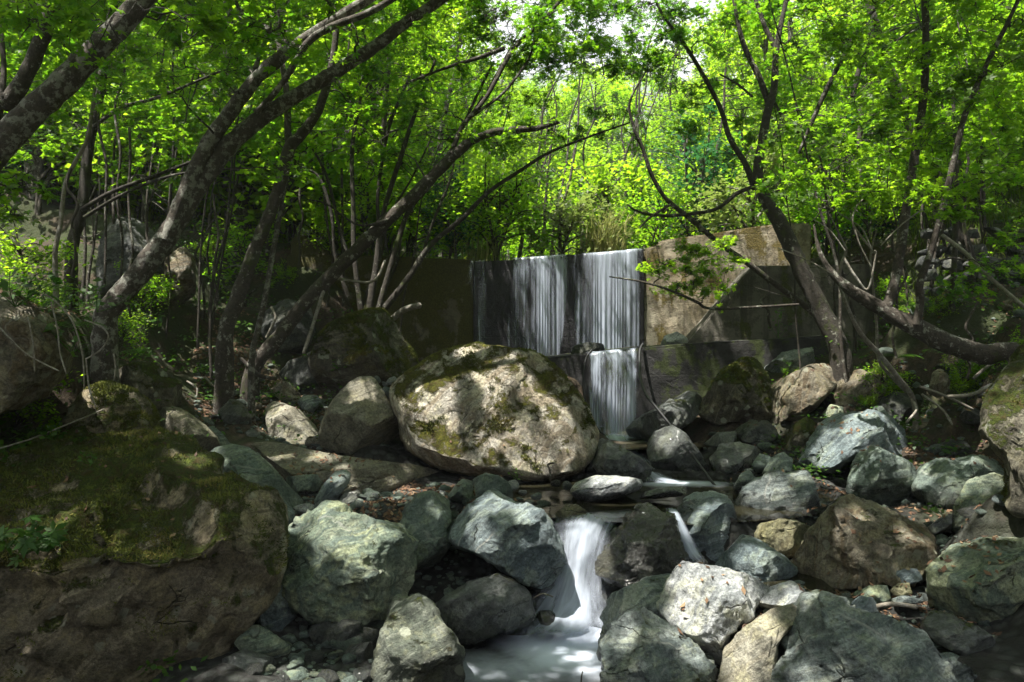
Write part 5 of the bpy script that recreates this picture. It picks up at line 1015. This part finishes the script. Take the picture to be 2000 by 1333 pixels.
tree('bare pale dead shrub with forking twigs on the right bank',
     [([(1785, 785, 16), (1755, 740, 15), (1715, 690, 14), (1680, 650, 13), (1655, 600, 10), (1640, 555, 9), (1642, 520, 9), (1652, 490, 8), (1640, 460, 5), (1620, 420, 3)], 8.1, 7.4),
      ([(1770, 765, 11), (1740, 735, 10), (1715, 700, 8), (1712, 640, 8), (1705, 560, 7), (1700, 500, 6), (1712, 450, 4)], 8.1, 7.5),
      ([(1648, 505, 8), (1670, 540, 8), (1695, 565, 7), (1710, 500, 5), (1708, 490, 4)], 6.7, 6.6),
      ([(1708, 495, 5), (1680, 460, 7), (1665, 435, 6), (1672, 405, 4), (1685, 390, 3)], 6.7, 6.7), ([(1705, 495, 4), (1685, 450, 4), (1660, 430, 3), (1600, 395, 5), (1590, 390, 6)], 6.8, 6.9), ([(1700, 520, 4), (1680, 480, 4), (1670, 450, 3)], 6.6, 6.6),
      ([(1720, 480, 4), (1760, 440, 4), (1800, 410, 3)], 6.8, 6.9), ([(1650, 490, 4), (1620, 450, 4), (1590, 430, 2)], 6.7, 6.7), ([(1640, 545, 4), (1580, 510, 4), (1520, 485, 3)], 6.7, 6.8)], 'bark_white', name='dead_shrub', cat='shrub', trunk_name='stem')
# ------------------------------------------------------------------ the wood beyond the dam: prototypes, then copies
def proto_tree(h, seed, leafm, nspray, lean=.15, crown_r=1.7, low=.3, lsize=(.05, .085), per=180):
    rg = np.random.default_rng(seed); base = np.zeros(3); parts = []; ends = []
    for k in range(int(rg.integers(1, 4))):
        a = rg.uniform(0, 6.28); ln = rg.uniform(.3, 1) * lean; n = 6
        P = np.array([(math.cos(a) * ln * h * s ** 1.3 + rg.normal(0, .05) * s * h * .3, math.sin(a) * ln * h * s ** 1.3 + rg.normal(0, .05) * s * h * .3, s * h * .85 - .3 * (s == 0)) for s in np.linspace(0, 1, n)])
        r0 = rg.uniform(.06, .11) * h / 7
        S = catmull(np.column_stack([P, np.linspace(r0, .02, n)]), 4); parts.append(tube(S[:, :3], S[:, 3], 8, .12, seed)); ends.append(S)
    sk = np.concatenate(ends); LP, LN, LS = [], [], []
    for _ in range(nspray):
        s = low + (1 - low) * rg.random() ** .8; ax = sk[np.argmin(abs(sk[:, 2] - s * h * .85) + rg.random(len(sk)) * .8)]
        rr = crown_r * math.sqrt(max(0.12, 1 - (2 * (s - low) / (1 - low) - .9) ** 2 * .8)); a = rg.uniform(0, 6.28); q = rr * math.sqrt(rg.random())
        c = ax[:3] + np.array((math.cos(a) * q, math.sin(a) * q, rg.uniform(.0, .7)))
        r = rg.uniform(.4, .75); n = int(per * (r / .55) ** 2); p, nr = spray_points(c, r, n, rg, .3, .18); LP.append(p); LN.append(nr); LS.append(rg.uniform(lsize[0], lsize[1], n))
        m = (ax[:3] + c) / 2 + np.array((0, 0, .1)); parts.append(tube(catmull([ax[:3], m, c], 3), np.linspace(.02, .005, 7), 4, 0))
    v, f, a = leaves(np.concatenate(LP), np.concatenate(LN), np.concatenate(LS), KITE, rg)
    tv, tf = join(parts)
    return mesh_np('trunk', tv, tf, M['bark' if seed % 2 else 'bark_pale'], smooth=True), mesh_np('crown', v, f, M[leafm], attr={'rnd': a})
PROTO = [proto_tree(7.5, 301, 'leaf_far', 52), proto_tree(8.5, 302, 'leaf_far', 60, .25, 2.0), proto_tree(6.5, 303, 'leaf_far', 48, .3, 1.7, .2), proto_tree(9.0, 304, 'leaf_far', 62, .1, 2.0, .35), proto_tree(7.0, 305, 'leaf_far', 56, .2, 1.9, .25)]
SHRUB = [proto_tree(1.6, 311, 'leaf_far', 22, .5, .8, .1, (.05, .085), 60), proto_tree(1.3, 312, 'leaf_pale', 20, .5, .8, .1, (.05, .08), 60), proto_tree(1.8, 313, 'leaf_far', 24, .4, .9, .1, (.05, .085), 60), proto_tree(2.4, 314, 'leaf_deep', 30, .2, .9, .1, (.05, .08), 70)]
def plant(pr, x, y, s, rz, name, label, cat, group=None, sz=1.0):
    z = gz(x, y); e = empty(name, (x, y, z - .05), label, cat, group); e.rotation_euler = (0, 0, rz); e.scale = (s, s, s * sz)
    for nm, me in zip(('trunk' if cat == 'tree' else 'stem', 'crown'), pr): link(nm, me, e)
    return e
pts = []
def far_enough(x, y, r):
    for a, b in pts:
        if (a - x) ** 2 + (b - y) ** 2 < r * r: return False
    pts.append((x, y)); return True
BG = [('slender tree in the sunlit wood above the dam', 'trees of the wood above the dam'), ('leafy tree on the slope left of the dam', 'trees on the left slope'), ('leafy tree on the slope right of the dam', 'trees on the right slope')]
cnt = 0
for _ in range(4000):
    if cnt >= 175: break
    y = 11.9 + 30 * rng.random() ** 1.5; x = rng.uniform(-1, 1) * (0.72 * y + 3) + 0.05 * y
    ax = x - 0.10 * y; az = x / y
    if abs(ax) < 3.0 and y < 22: continue
    if not far_enough(x, y, (1.5 if abs(az - .1) < .2 else 1.15) + 0.02 * y): continue
    s = rng.uniform(.8, 1.2); k = int(rng.integers(5)); h = (7.5, 8.5, 6.5, 9, 7)[k] * 1.1
    if -0.03 < az < 0.24:
        mx = (0.385 + 0.04 * rng.random()) * y - gz(x, y)
        if y < 40 and h * s > mx: s = mx / h
        if s < .32: pts.pop(); continue
    g = 0 if abs(az - 0.08) < .25 else (1 if az < 0 else 2)
    plant(PROTO[k], x, y, s, rng.uniform(0, 6.28), 'tree', BG[g][0], 'tree', BG[g][1]); cnt += 1
# distant trees closing the valley
for _ in range(60):
    y = rng.uniform(46, 85); x = rng.uniform(-1, 1) * .75 * y; k = int(rng.integers(5)); s = rng.uniform(1.0, 1.5)
    az = x / y
    if -0.02 < az < .22: s = min(s, max(.4, (0.37 * y - gz(x, y)) / 9))
    plant(PROTO[k], x, y, s, rng.uniform(0, 6.28), 'tree', 'distant tree closing the view up the valley', 'tree', 'distant trees up the valley')
SL = ['light green bush in the wood above the dam', 'silvery green bush in the wood above the dam', 'dense green bush in the wood above the dam', 'blue-green conifer-like bush in the wood above the dam']
SG = ['light green bushes above the dam', 'silvery bushes above the dam', 'dense green bushes above the dam', 'blue-green bushes above the dam']
for i in range(150):
    y = 12.4 + 18 * rng.random() ** 1.6; x = rng.uniform(-.68, .68) * y + .04 * y; k = int(rng.choice(4, p=(.42, .16, .34, .08)))
    plant(SHRUB[k], x, y, rng.uniform(.6, 1.25), rng.uniform(0, 6.28), 'bush', SL[k], 'bush', SG[k])
for px, y, s, k, lab in [(1345, 14.5, 1.1, 3, 'blue-green bush standing right behind the right wing wall'), (1175, 13.5, .7, 1, 'silvery bush behind the waterfall crest beside the tall grass')]:
    plant(SHRUB[k], (px - 1000) / F * y, y, s, 1.0, 'bush', lab, 'bush')
for (xa, xb), (ya, yb), n, lab, grp in [((-150, 720), (11.4, 17), 60, 'green bush on the wooded slope behind the left bank', 'bushes on the left slope'), ((1480, 2150), (11.6, 16), 36, 'green bush on the slope behind the right bank', 'bushes on the right slope')]:
    for _ in range(n):
        y = rng.uniform(ya, yb); x = (rng.uniform(xa, xb) - 1000) / F * y; k = int(rng.choice((0, 2)))
        plant(SHRUB[k], x, y, rng.uniform(.7, 1.5), rng.uniform(0, 6.28), 'bush', lab, 'bush', grp)
# undergrowth on both banks and along the slopes nearer the camera
for px, y, s, k, lab in [(60, 7.4, .5, 2, 'low leafy bush on the left bank below the dark straight trunk'), (20, 6.2, .38, 0, 'small bush hanging over the left bank at the picture edge'), (270, 9.0, .35, 2, 'small plant behind the double-stemmed leaning tree'), (480, 10.8, .6, 0, 'bush behind the forked dark trunk'), (650, 11.4, .6, 2, 'bush at the left end of the dam'), (380, 11.6, .8, 2, 'bush on the slope above the large dark boulder'), (760, 12.1, .7, 0, 'sunlit bush on top of the dam at its left end'),
                         (1700, 11.4, .8, 2, 'dark bush behind the bare pale shrub'), (1850, 10.6, .6, 2, 'leafy bush between the twin upright stems'), (1960, 11.6, .8, 0, 'bright bush on the grassy slope at the right'), (1610, 11.8, .8, 2, 'bush above the buttress'), (1900, 8.0, .3, 0, 'small fern-like bush in front of the dry stone wall')]:
    plant(SHRUB[k], (px - 1000) / F * y, y, s, rng.uniform(0, 6), 'bush', lab, 'bush')

for (xa, xb), (ya, yb), n, lab, grp in [((-120, 760), (6.6, 11.2), 22, 'small leafy undergrowth plant on the shaded left bank', 'undergrowth on the left bank'), ((1540, 2080), (7.4, 10.8), 22, 'small leafy undergrowth plant on the shaded right bank', 'undergrowth on the right bank')]:
    for _ in range(n):
        y = rng.uniform(ya, yb); x = (rng.uniform(xa, xb) - 1000) / F * y; zz = gz(x, y)
        if abs(x) < 1.6 or zz < -.75: continue
        plant(SHRUB[int(rng.choice((0, 2)))], x, y, rng.uniform(.14, .34), rng.uniform(0, 6.28), 'plant', lab, 'plant', grp)
# grass: one tall tuft on the dam, ground cover on the banks
def blades(n, place, hgt, wid, rg, mat, name, label=None, cat=None, kind=None, loc=(0, 0, 0)):
    V = []; A = []
    for _ in range(n):
        x, y, z = place(); h = hgt * rg.uniform(.5, 1.2); a = rg.uniform(0, 6.28); b = rg.uniform(.15, .8) * h; w = wid * rg.uniform(.6, 1.2)
        u = np.array((math.cos(a), math.sin(a), 0)); s = np.array((-u[1], u[0], 0)); p = np.array((x, y, z)); r = rg.random()
        m = p + u * b * .3 + np.array((0, 0, h * .62)); t = p + u * b + np.array((0, 0, h * .9))
        V += [p - s * w, p + s * w, m + s * w * .8, m - s * w * .8, m - s * w * .8, m + s * w * .8, t + s * .0005, t - s * .0005]; A += [r] * 8
    o = link(name, mesh_np(name, V, np.arange(len(V)).reshape(-1, 4), mat, loc, attr={'rnd': A}), None, loc)
    if kind: o['kind'] = kind
    else: tag(o, label, cat)
    return o
M['grass'] = leaf_mat('grass_blades', ((0.05, 0.10, 0.01), (0.11, 0.15, 0.02)), ((0.15, 0.30, 0.015), (0.30, 0.38, 0.03)))
M['straw'] = leaf_mat('yellow_grass', ((0.16, 0.17, 0.05), (0.30, 0.28, 0.11)), ((0.3, 0.34, 0.08), (0.5, 0.48, 0.18)), .3)
tx, ty_ = (1180 - 1000) / F * 12.6, 12.6; tz = gz(tx, ty_)
blades(260, lambda: (tx + rng.normal(0, .13), ty_ + rng.normal(0, .13), tz), 1.0, .008, rng, M['straw'], 'tall_grass', 'tall yellow grass tuft growing on top of the dam behind the crest', 'grass tuft', None, (tx, ty_, tz))
tx2, ty2 = (935 - 1000) / F * 12.4, 12.4; tz2 = gz(tx2, ty2)
blades(160, lambda: (tx2 + rng.normal(0, .18), ty2 + rng.normal(0, .15), tz2), .5, .006, rng, M['straw'], 'dry_grass', 'dry straw tuft on top of the dam at the left of the waterfall', 'grass tuft', None, (tx2, ty2, tz2))
def slope_place(): 
    y = rng.uniform(9.6, 14); x = (rng.uniform(1780, 2150) - 1000) / F * y; return x, y, gz(x, y) - .01
blades(5200, slope_place, .22, .006, rng, M['grass'], 'bank_grass', kind='stuff')
def top_place():
    y = rng.uniform(11.9, 24); x = rng.uniform(-.55, .6) * y; return x, y, gz(x, y) - .01
blades(9000, top_place, .22, .010, rng, M['grass'], 'woodland_grass', kind='stuff')
# ground cover: small leaves close to the soil of both banks
LPp, LNn, LSs = [], [], []
for (xa, xb), (ya, yb), n in [((-250, 330), (4.3, 9.5), 620), ((330, 760), (9.0, 12.0), 260), ((1500, 2150), (7.2, 11.5), 520), ((400, 700), (8.3, 9.5), 60), ((-200, 900), (11, 16), 160), ((1500, 2300), (10.5, 16), 160)]:
    for _ in range(n):
        d = rng.uniform(ya, yb); x = (rng.uniform(xa, xb) - 1000) / F * d; z = gz(x, d); m = int(rng.integers(5, 16)); r = rng.uniform(.05, .16)
        LPp.append(np.array((x, d, z)) + rng.normal(0, 1, (m, 3)) * np.array((r, r, .02)) + np.array((0, 0, rng.uniform(.02, .16)))); LNn.append(np.array((0, -.25, 1)) + rng.normal(0, .4, (m, 3))); LSs.append(rng.uniform(.018, .05, m))
v, f, a = leaves(np.concatenate(LPp), np.concatenate(LNn), np.concatenate(LSs), KITE, rng)
o = link('ground_cover', mesh_np('ground_cover', v, f, M['leaf_dark'], attr={'rnd': a})); o['kind'] = 'stuff'

# single plants, ferns and sprigs that can be picked out
def sprig(px, py, d, label, n=14, h=.18, r=.10, size=(.03, .06), name='plant', mat='leaf_dark', shape=KITE, drop_to=None):
    b = W(px, py, d); e = empty(name, tuple(float(q) for q in b), label, 'plant'); LPp, parts = [], []
    for _ in range(max(3, n // 4)):
        t = b + np.array((rng.normal(0, r), rng.normal(0, r), h * rng.uniform(.5, 1.2))); P = catmull([b, (b + t) / 2 + rng.normal(0, .015, 3), t], 4); parts.append(tube(P, np.linspace(.0035, .0015, len(P)), 4, 0))
        for q in range(5): LPp.append(P[-1 - min(q, len(P) - 1)] + rng.normal(0, .025, 3))
    LPp = np.array(LPp); v, f, a = leaves(LPp, np.array((0, -.4, .9)) + rng.normal(0, .45, (len(LPp), 3)), rng.uniform(size[0], size[1], len(LPp)), shape, rng)
    tv, tf = join(parts); link('stem', mesh_np('stem', tv, tf, M['leaf_dark'], tuple(b), attr={'rnd': np.full(len(tv), .3)}), e)
    link('foliage', mesh_np('foliage', v, f, M[mat], tuple(b), attr={'rnd': a}), e)
sprig(45, 1085, 4.35, 'broad-leaved green seedling on the top of the huge mossy boulder at the left edge', 26, .16, .12, (.06, .10), shape=MAPLE)
sprig(100, 860, 5.4, 'small green sprout on the shaded back of the huge mossy boulder', 10, .1, .06, (.03, .05))
sprig(178, 905, 5.0, 'tiny sprout growing from the moss of the huge mossy boulder', 8, .06, .04, (.018, .03))
sprig(445, 828, 8.2, 'bright green seedling between dark rocks left of the cream boulder', 14, .1, .1, (.04, .06))
sprig(300, 640, 8.6, 'broad-leaved plant at the foot of the double-stemmed leaning tree', 14, .12, .1, (.05, .08))
sprig(120, 590, 6.4, 'leafy vine tip on the left bank', 16, .14, .14, (.03, .06))
sprig(140, 690, 5.4, 'drooping green plant on the dark overhanging rock', 16, .2, .12, (.05, .08))
sprig(1010, 935, 7.4, 'grass-green moss sprout at the lower edge of the biggest boulder', 14, .04, .05, (.015, .03))
sprig(1840, 1005, 6.0, 'small fern between the stones beside the pale triangular stone', 10, .05, .06, (.03, .05))
sprig(1520, 660, 9.9, 'thin leafy sapling growing in front of the buttress', 26, .35, .12, (.03, .05))
sprig(1900, 730, 7.7, 'green plant on the right bank above the roots', 18, .12, .15, (.03, .05))
sprig(1800, 605, 8.4, 'bright fern under the fallen trunk on the right bank', 18, .2, .2, (.04, .07))
sprig(1650, 700, 9.2, 'leafy plant behind the bare pale shrub at the foot of the buttress', 20, .25, .2, (.03, .05))
sprig(1870, 600, 8.2, 'wind-blown fern in front of the dry stone wall', 30, .25, .25, (.05, .09))
sprig(500, 650, 9.0, 'small green plant at the base of the pale slender trunk', 12, .1, .1, (.03, .05))
sprig(660, 720, 9.1, 'bright little plant on the face of the great moss-covered boulder', 12, .06, .06, (.03, .05))
def fern(px, py, d, label, n=6, L=.35):
    b = W(px, py, d); V, A = [], []
    for k in range(n):
        a = rng.uniform(-2.6, -.4) if k else -.1; u = np.array((math.cos(a), math.sin(a) * .8, 0)); s = np.array((-u[1], u[0], 0)); r = rng.random()
        for j in range(1, 13):
            t = j / 13; c = b + u * L * t + np.array((0, 0, L * (.7 * t - .75 * t * t))); w = L * .34 * math.sin(math.pi * min(1, .15 + t * .85)) 
            for sg in (-1, 1):
                tip = c + s * sg * w + u * w * .35 - np.array((0, 0, w * .25)); m = (c + tip) / 2; q = u * L * .022
                V += [c, m + q, tip, m - q]; A += [r] * 4
    o = link('fern', mesh_np('fern', V, np.arange(len(V)).reshape(-1, 4), M['leaf_dark'], tuple(b), attr={'rnd': A}), None, tuple(float(q) for q in b)); tag(o, label, 'fern')
sprig(30, 600, 5.2, 'leafy tuft overhanging the dark rock at the left edge', 26, .2, .2, (.04, .07))
sprig(190, 610, 6.2, 'leafy sprout between the left bank and the double-stemmed tree', 18, .2, .16, (.04, .06))
fern(60, 575, 5.5, 'fern frond spreading over the left bank edge', 6, .4)
fern(140, 640, 5.4, 'small fern hanging on the dark overhanging rock', 5, .26)
fern(240, 692, 7.3, 'green fern frond under the foot of the double-stemmed leaning tree', 4, .32)
fern(1830, 690, 8.3, 'fern below the fallen trunk on the right bank', 6, .3)
fern(1750, 700, 8.6, 'fern in the shade left of the fallen trunk', 6, .3)

# ------------------------------------------------------------------ hoses, vines, dead sticks, roots
def cable(pts, d0, d1, w, mat, name, label, cat, group=None):
    P, Rd = stem([(x, y, w) for x, y in pts], d0, d1); b = tuple(float(q) for q in P[0]); v, f = tube(P, Rd, 8, .04, 5)
    o = link(name, mesh_np(name, v, f, mat, b, True), None, b); tag(o, label, cat, group)
def plain(name, col, rough):
    t = NT(name); v = t.coords(); n = t.noise(v, 30, 4, .6); c = t.mix(n, tuple(x * .6 for x in col), tuple(x * 1.3 for x in col))
    return t.done(t.add('ShaderNodeBsdfPrincipled', {'Base Color': c, 'Roughness': rough}).outputs[0])
M['rubber'] = plain('black_rubber', (0.010, 0.010, 0.012), .5)
cable([(1256, 672), (1250, 684), (1249, 710), (1251, 740), (1262, 772), (1285, 800), (1320, 845), (1360, 900), (1397, 950)], 10.0, 7.5, 5.5, M['rubber'], 'hose', 'long black hose from the apron lip to the middle pool, right of the small waterfall', 'hose')
cable([(1156, 684), (1145, 700), (1140, 730), (1141, 770), (1150, 805), (1165, 835), (1182, 852)], 9.93, 9.6, 5, M['rubber'], 'hose', 'black hose hanging down along the left edge of the small waterfall', 'hose')
VN = [([(88, 575), (110, 590), (140, 625), (155, 665), (163, 705), (165, 760)], 'pale vine hanging straight down over the dark overhanging rock'), ([(165, 625), (200, 640), (212, 660), (195, 685), (168, 702)], 'pale vine loop at the right of the dark overhanging rock'),
      ([(100, 590), (112, 640), (118, 690), (130, 730)], 'thin pale vine in front of the dark overhanging rock'), ([(168, 700), (175, 760), (188, 795)], 'vine end dangling onto the mossy boulder'), ([(55, 620), (65, 670), (68, 725)], 'brown stalk hanging over the left bank'), ([(0, 640), (50, 690), (115, 725)], 'dry stalk leaning across the dark overhanging rock'),
      ([(222, 690), (226, 720), (220, 745), (195, 750)], 'thin curling root beside the mossy rock with lichen')]
for p, l in VN: cable(p, 5.0 if p[0][0] < 200 else 6.9, 5.0 if p[0][0] < 200 else 6.9, 3.2, M['bark_white'], 'vine', l, 'vine')
ST = [([(0, 876), (60, 858), (130, 830), (203, 800)], 5.1, 6, 3.2, 'long pale stick lying on the back of the huge mossy boulder'), ([(1075, 940), (1074, 920), (1070, 908), (1082, 904)], 7.1, 7.1, 4, 'small bent twig standing at the foot of the biggest boulder'), ([(1135, 1333), (1136, 1320), (1138, 1312)], 4.5, 4.5, 3, 'little twig standing in the lower pool at the bottom edge'),
      ([(765, 625), (790, 605), (820, 597)], 10.2, 10.0, 12, 'stubby dead branch left of the dam wall'), ([(660, 545), (680, 548), (720, 552), (738, 540), (752, 510)], 9.4, 9.6, 5, 'pale crooked twig crossing the thick curved trunk'), ([(593, 690), (610, 640), (625, 590), (632, 570)], 9.1, 9.1, 7, 'pale straight stick propped between the curved trunk and the great moss-covered boulder'),
      ([(1850, 775), (1900, 770), (1960, 745), (2000, 735)], 6.9, 6.6, 7, 'dead branch lying on the right bank beside the lichen-blotched boulder'), ([(1900, 740), (1930, 715), (1965, 695)], 7.2, 7.2, 6, 'pale broken stick on the right bank slope'), ([(1795, 755), (1850, 775), (1900, 800)], 7.4, 7.3, 5, 'root running right from the bare pale shrub'), ([(1780, 780), (1790, 800), (1770, 825)], 7.4, 7.2, 5, 'root running down from the bare pale shrub'), ([(1800, 770), (1840, 800), (1860, 830)], 7.4, 7.2, 4, 'crooked root below the bare pale shrub'),
      ([(1840, 460), (1880, 490), (1930, 540), (2000, 600)], 8.4, 7.6, 8, 'long thin dead branch slanting down in front of the dry stone wall'), ([(365, 745), (385, 760), (380, 790), (370, 800)], 8.8, 8.7, 4, 'pale thin root on the eroded left bank'), ([(400, 735), (420, 755), (440, 740)], 8.9, 8.9, 4, 'forked pale root at the top of the eroded left bank'), ([(520, 660), (530, 640), (538, 620), (530, 600)], 9.4, 9.5, 5, 'curved pale root beside the pale slender trunk'), ([(470, 700), (490, 720), (510, 735), (540, 740)], 8.8, 8.8, 8, 'root at the base of the curved leaning trunk'),
      ([(1040, 1170), (1060, 1160), (1080, 1166)], 5.2, 5.2, 3, 'tiny brown twig on the rugged grey boulder'), ([(1690, 1190), (1740, 1180), (1790, 1186)], 4.9, 4.9, 9, 'short pale piece of driftwood in the leaves of the right foreground')]
for p, a, b, w, l in ST: cable(p, a, b, w, M['bark_white'] if 'pale' in l or 'dead' in l else M['bark'], 'stick' if 'root' not in l else 'root', l, 'stick' if 'root' not in l else 'root')
# thin shoots standing among the trees of the left bank
for k, (x, y0, y1, d) in enumerate([(205, 560, 80, 8.2), (232, 560, 40, 8.6), (150, 540, 330, 6.8), (255, 620, 250, 8.0), (280, 540, 300, 8.9), (640, 600, 300, 10.2), (670, 600, 330, 10.4), (590, 520, 330, 10.6), (420, 620, 380, 9.6), (395, 640, 420, 10), (1880, 560, 260, 9.4), (1825, 560, 330, 9.2), (1760, 700, 450, 7.4), (1895, 740, 590, 7.4), (1500, 640, 540, 9.95)]):
    n = 7; pp = [(x + rng.normal(0, 5) + (i / n) * rng.uniform(-20, 25), y0 + (y1 - y0) * i / (n - 1)) for i in range(n)]
    cable(pp, d, d + .2, 5, M['bark'], 'shoot', 'thin upright woody shoot on the left bank' if x < 800 else 'thin upright woody shoot on the right bank', 'shoot', 'thin shoots on the left bank' if x < 800 else 'thin shoots on the right bank')

def young(n, xr, ybr, dr, lean, lab, grp):
    for _ in range(n):
        x = rng.uniform(*xr); d = rng.uniform(*dr); g = gz((x - 1000) / F * d, d); y0 = 666.5 - g / d * F + 8; L = rng.uniform(.5, 1.0) * (y0 + 40); m = 7; b = rng.uniform(.3, 1.2) * lean; w = rng.uniform(4, 9)
        pp = [(x + b * L * (i / (m - 1)) ** 1.5 + rng.normal(0, 6), y0 - L * i / (m - 1), w * (1 - .65 * i / (m - 1))) for i in range(m)]
        P, Rd = stem(pp, d, d + rng.uniform(0, .5)); bb = tuple(float(q) for q in P[0]); prt = [tube(P, Rd, 7, .12, 5)]
        for _ in range(int(rng.integers(2, 6))):
            k = int(rng.integers(len(P) // 3, len(P) - 3)); q = P[k] + rng.normal(0, 1, 3) * np.array((.5, .3, .25)) + np.array((.2 * lean, 0, .3)); prt.append(tube(catmull([P[k], (P[k] + q) / 2 + rng.normal(0, .06, 3), q], 4), np.linspace(Rd[k] * .5, .002, 9), 5, 0))
        v, f = join(prt); e = link('young_stem', mesh_np('young_stem', v, f, M['bark' if rng.random() < .5 else 'bark_dark'], bb, True), None, bb); tag(e, lab, 'sapling', grp)
young(11, (330, 830), None, (9.8, 12.5), .45, 'slender bare stem leaning right among the trees left of the dam', 'slender stems left of the dam')
young(12, (120, 420), None, (8.4, 10.5), .15, 'slender bare stem among the trees of the left bank', 'slender stems on the left bank')
young(16, (1560, 1980), None, (8.8, 11.5), -.2, 'slender bare stem among the trees right of the dam', 'slender stems right of the dam')
young(18, (860, 1420), None, (12.6, 17), .25, 'slender stem standing behind the dam crest', 'slender stems behind the dam')
# ------------------------------------------------------------------ dry stone wall on the right bank, concrete block on the left
wv, wf, n0 = [], [], 0
for row in range(6):
    x = 1780 + rng.uniform(0, 20)
    while x < 2260:
        w = rng.uniform(24, 48); d = 9.15 - (x - 1780) / 480 * .6; c = W(x + w / 2, 596 - row * 27 + rng.uniform(-4, 4), d + row * .06); k = int(rng.integers(12)); p, f = STONE_ME[k]
        s = w / F * d * .62; a = rng.uniform(-.3, .3); q = p * s * np.array((1, .9, 1.0)); q = np.stack([q[:, 0] * math.cos(a) - q[:, 2] * math.sin(a), q[:, 1], q[:, 0] * math.sin(a) + q[:, 2] * math.cos(a)], 1) + c; wv.append(q); wf.append(f + n0); n0 += len(q); x += w * .95
b = tuple(float(q) for q in W(1900, 600, 9.0)); o = link('dry_stone_wall', mesh_np('dry_stone_wall', np.concatenate(wv), np.concatenate(wf), M['dark'], b, True), None, b)
tag(o, 'dark dry stone retaining wall of rounded cobbles on the right bank slope', 'wall')
b = tuple(float(q) for q in W(600, 520, 11.4)); blk = empty('concrete_block', b, 'mossy slanted concrete block above the left bank behind the trees', 'block')
prism([W(565, 530, 11.4), W(567, 468, 11.4), W(590, 458, 11.4), W(645, 490, 11.4), W(650, 540, 11.4)], .5, M['con_moss'], 'slab', blk, base=b)

# ------------------------------------------------------------------ the damp air of the valley
hm = bpy.data.materials.new('haze'); hm.use_nodes = True; ht = hm.node_tree; ht.nodes.clear(); ho = ht.nodes.new('ShaderNodeOutputMaterial'); hv = ht.nodes.new('ShaderNodeVolumePrincipled')
hv.inputs['Color'].default_value = (0.90, 0.95, 1.0, 1); hv.inputs['Density'].default_value = 0.0019; hv.inputs['Anisotropy'].default_value = 0.2; ht.links.new(hv.outputs[0], ho.inputs['Volume'])
bm = bmesh.new(); bmesh.ops.create_cube(bm, size=1.0); hme = bpy.data.meshes.new('haze'); bm.to_mesh(hme); bm.free(); hme.materials.append(hm)
ho_ = link('haze', hme); ho_.location = (60, 245, 80); ho_.scale = (1240, 680, 192); ho_['kind'] = 'stuff'
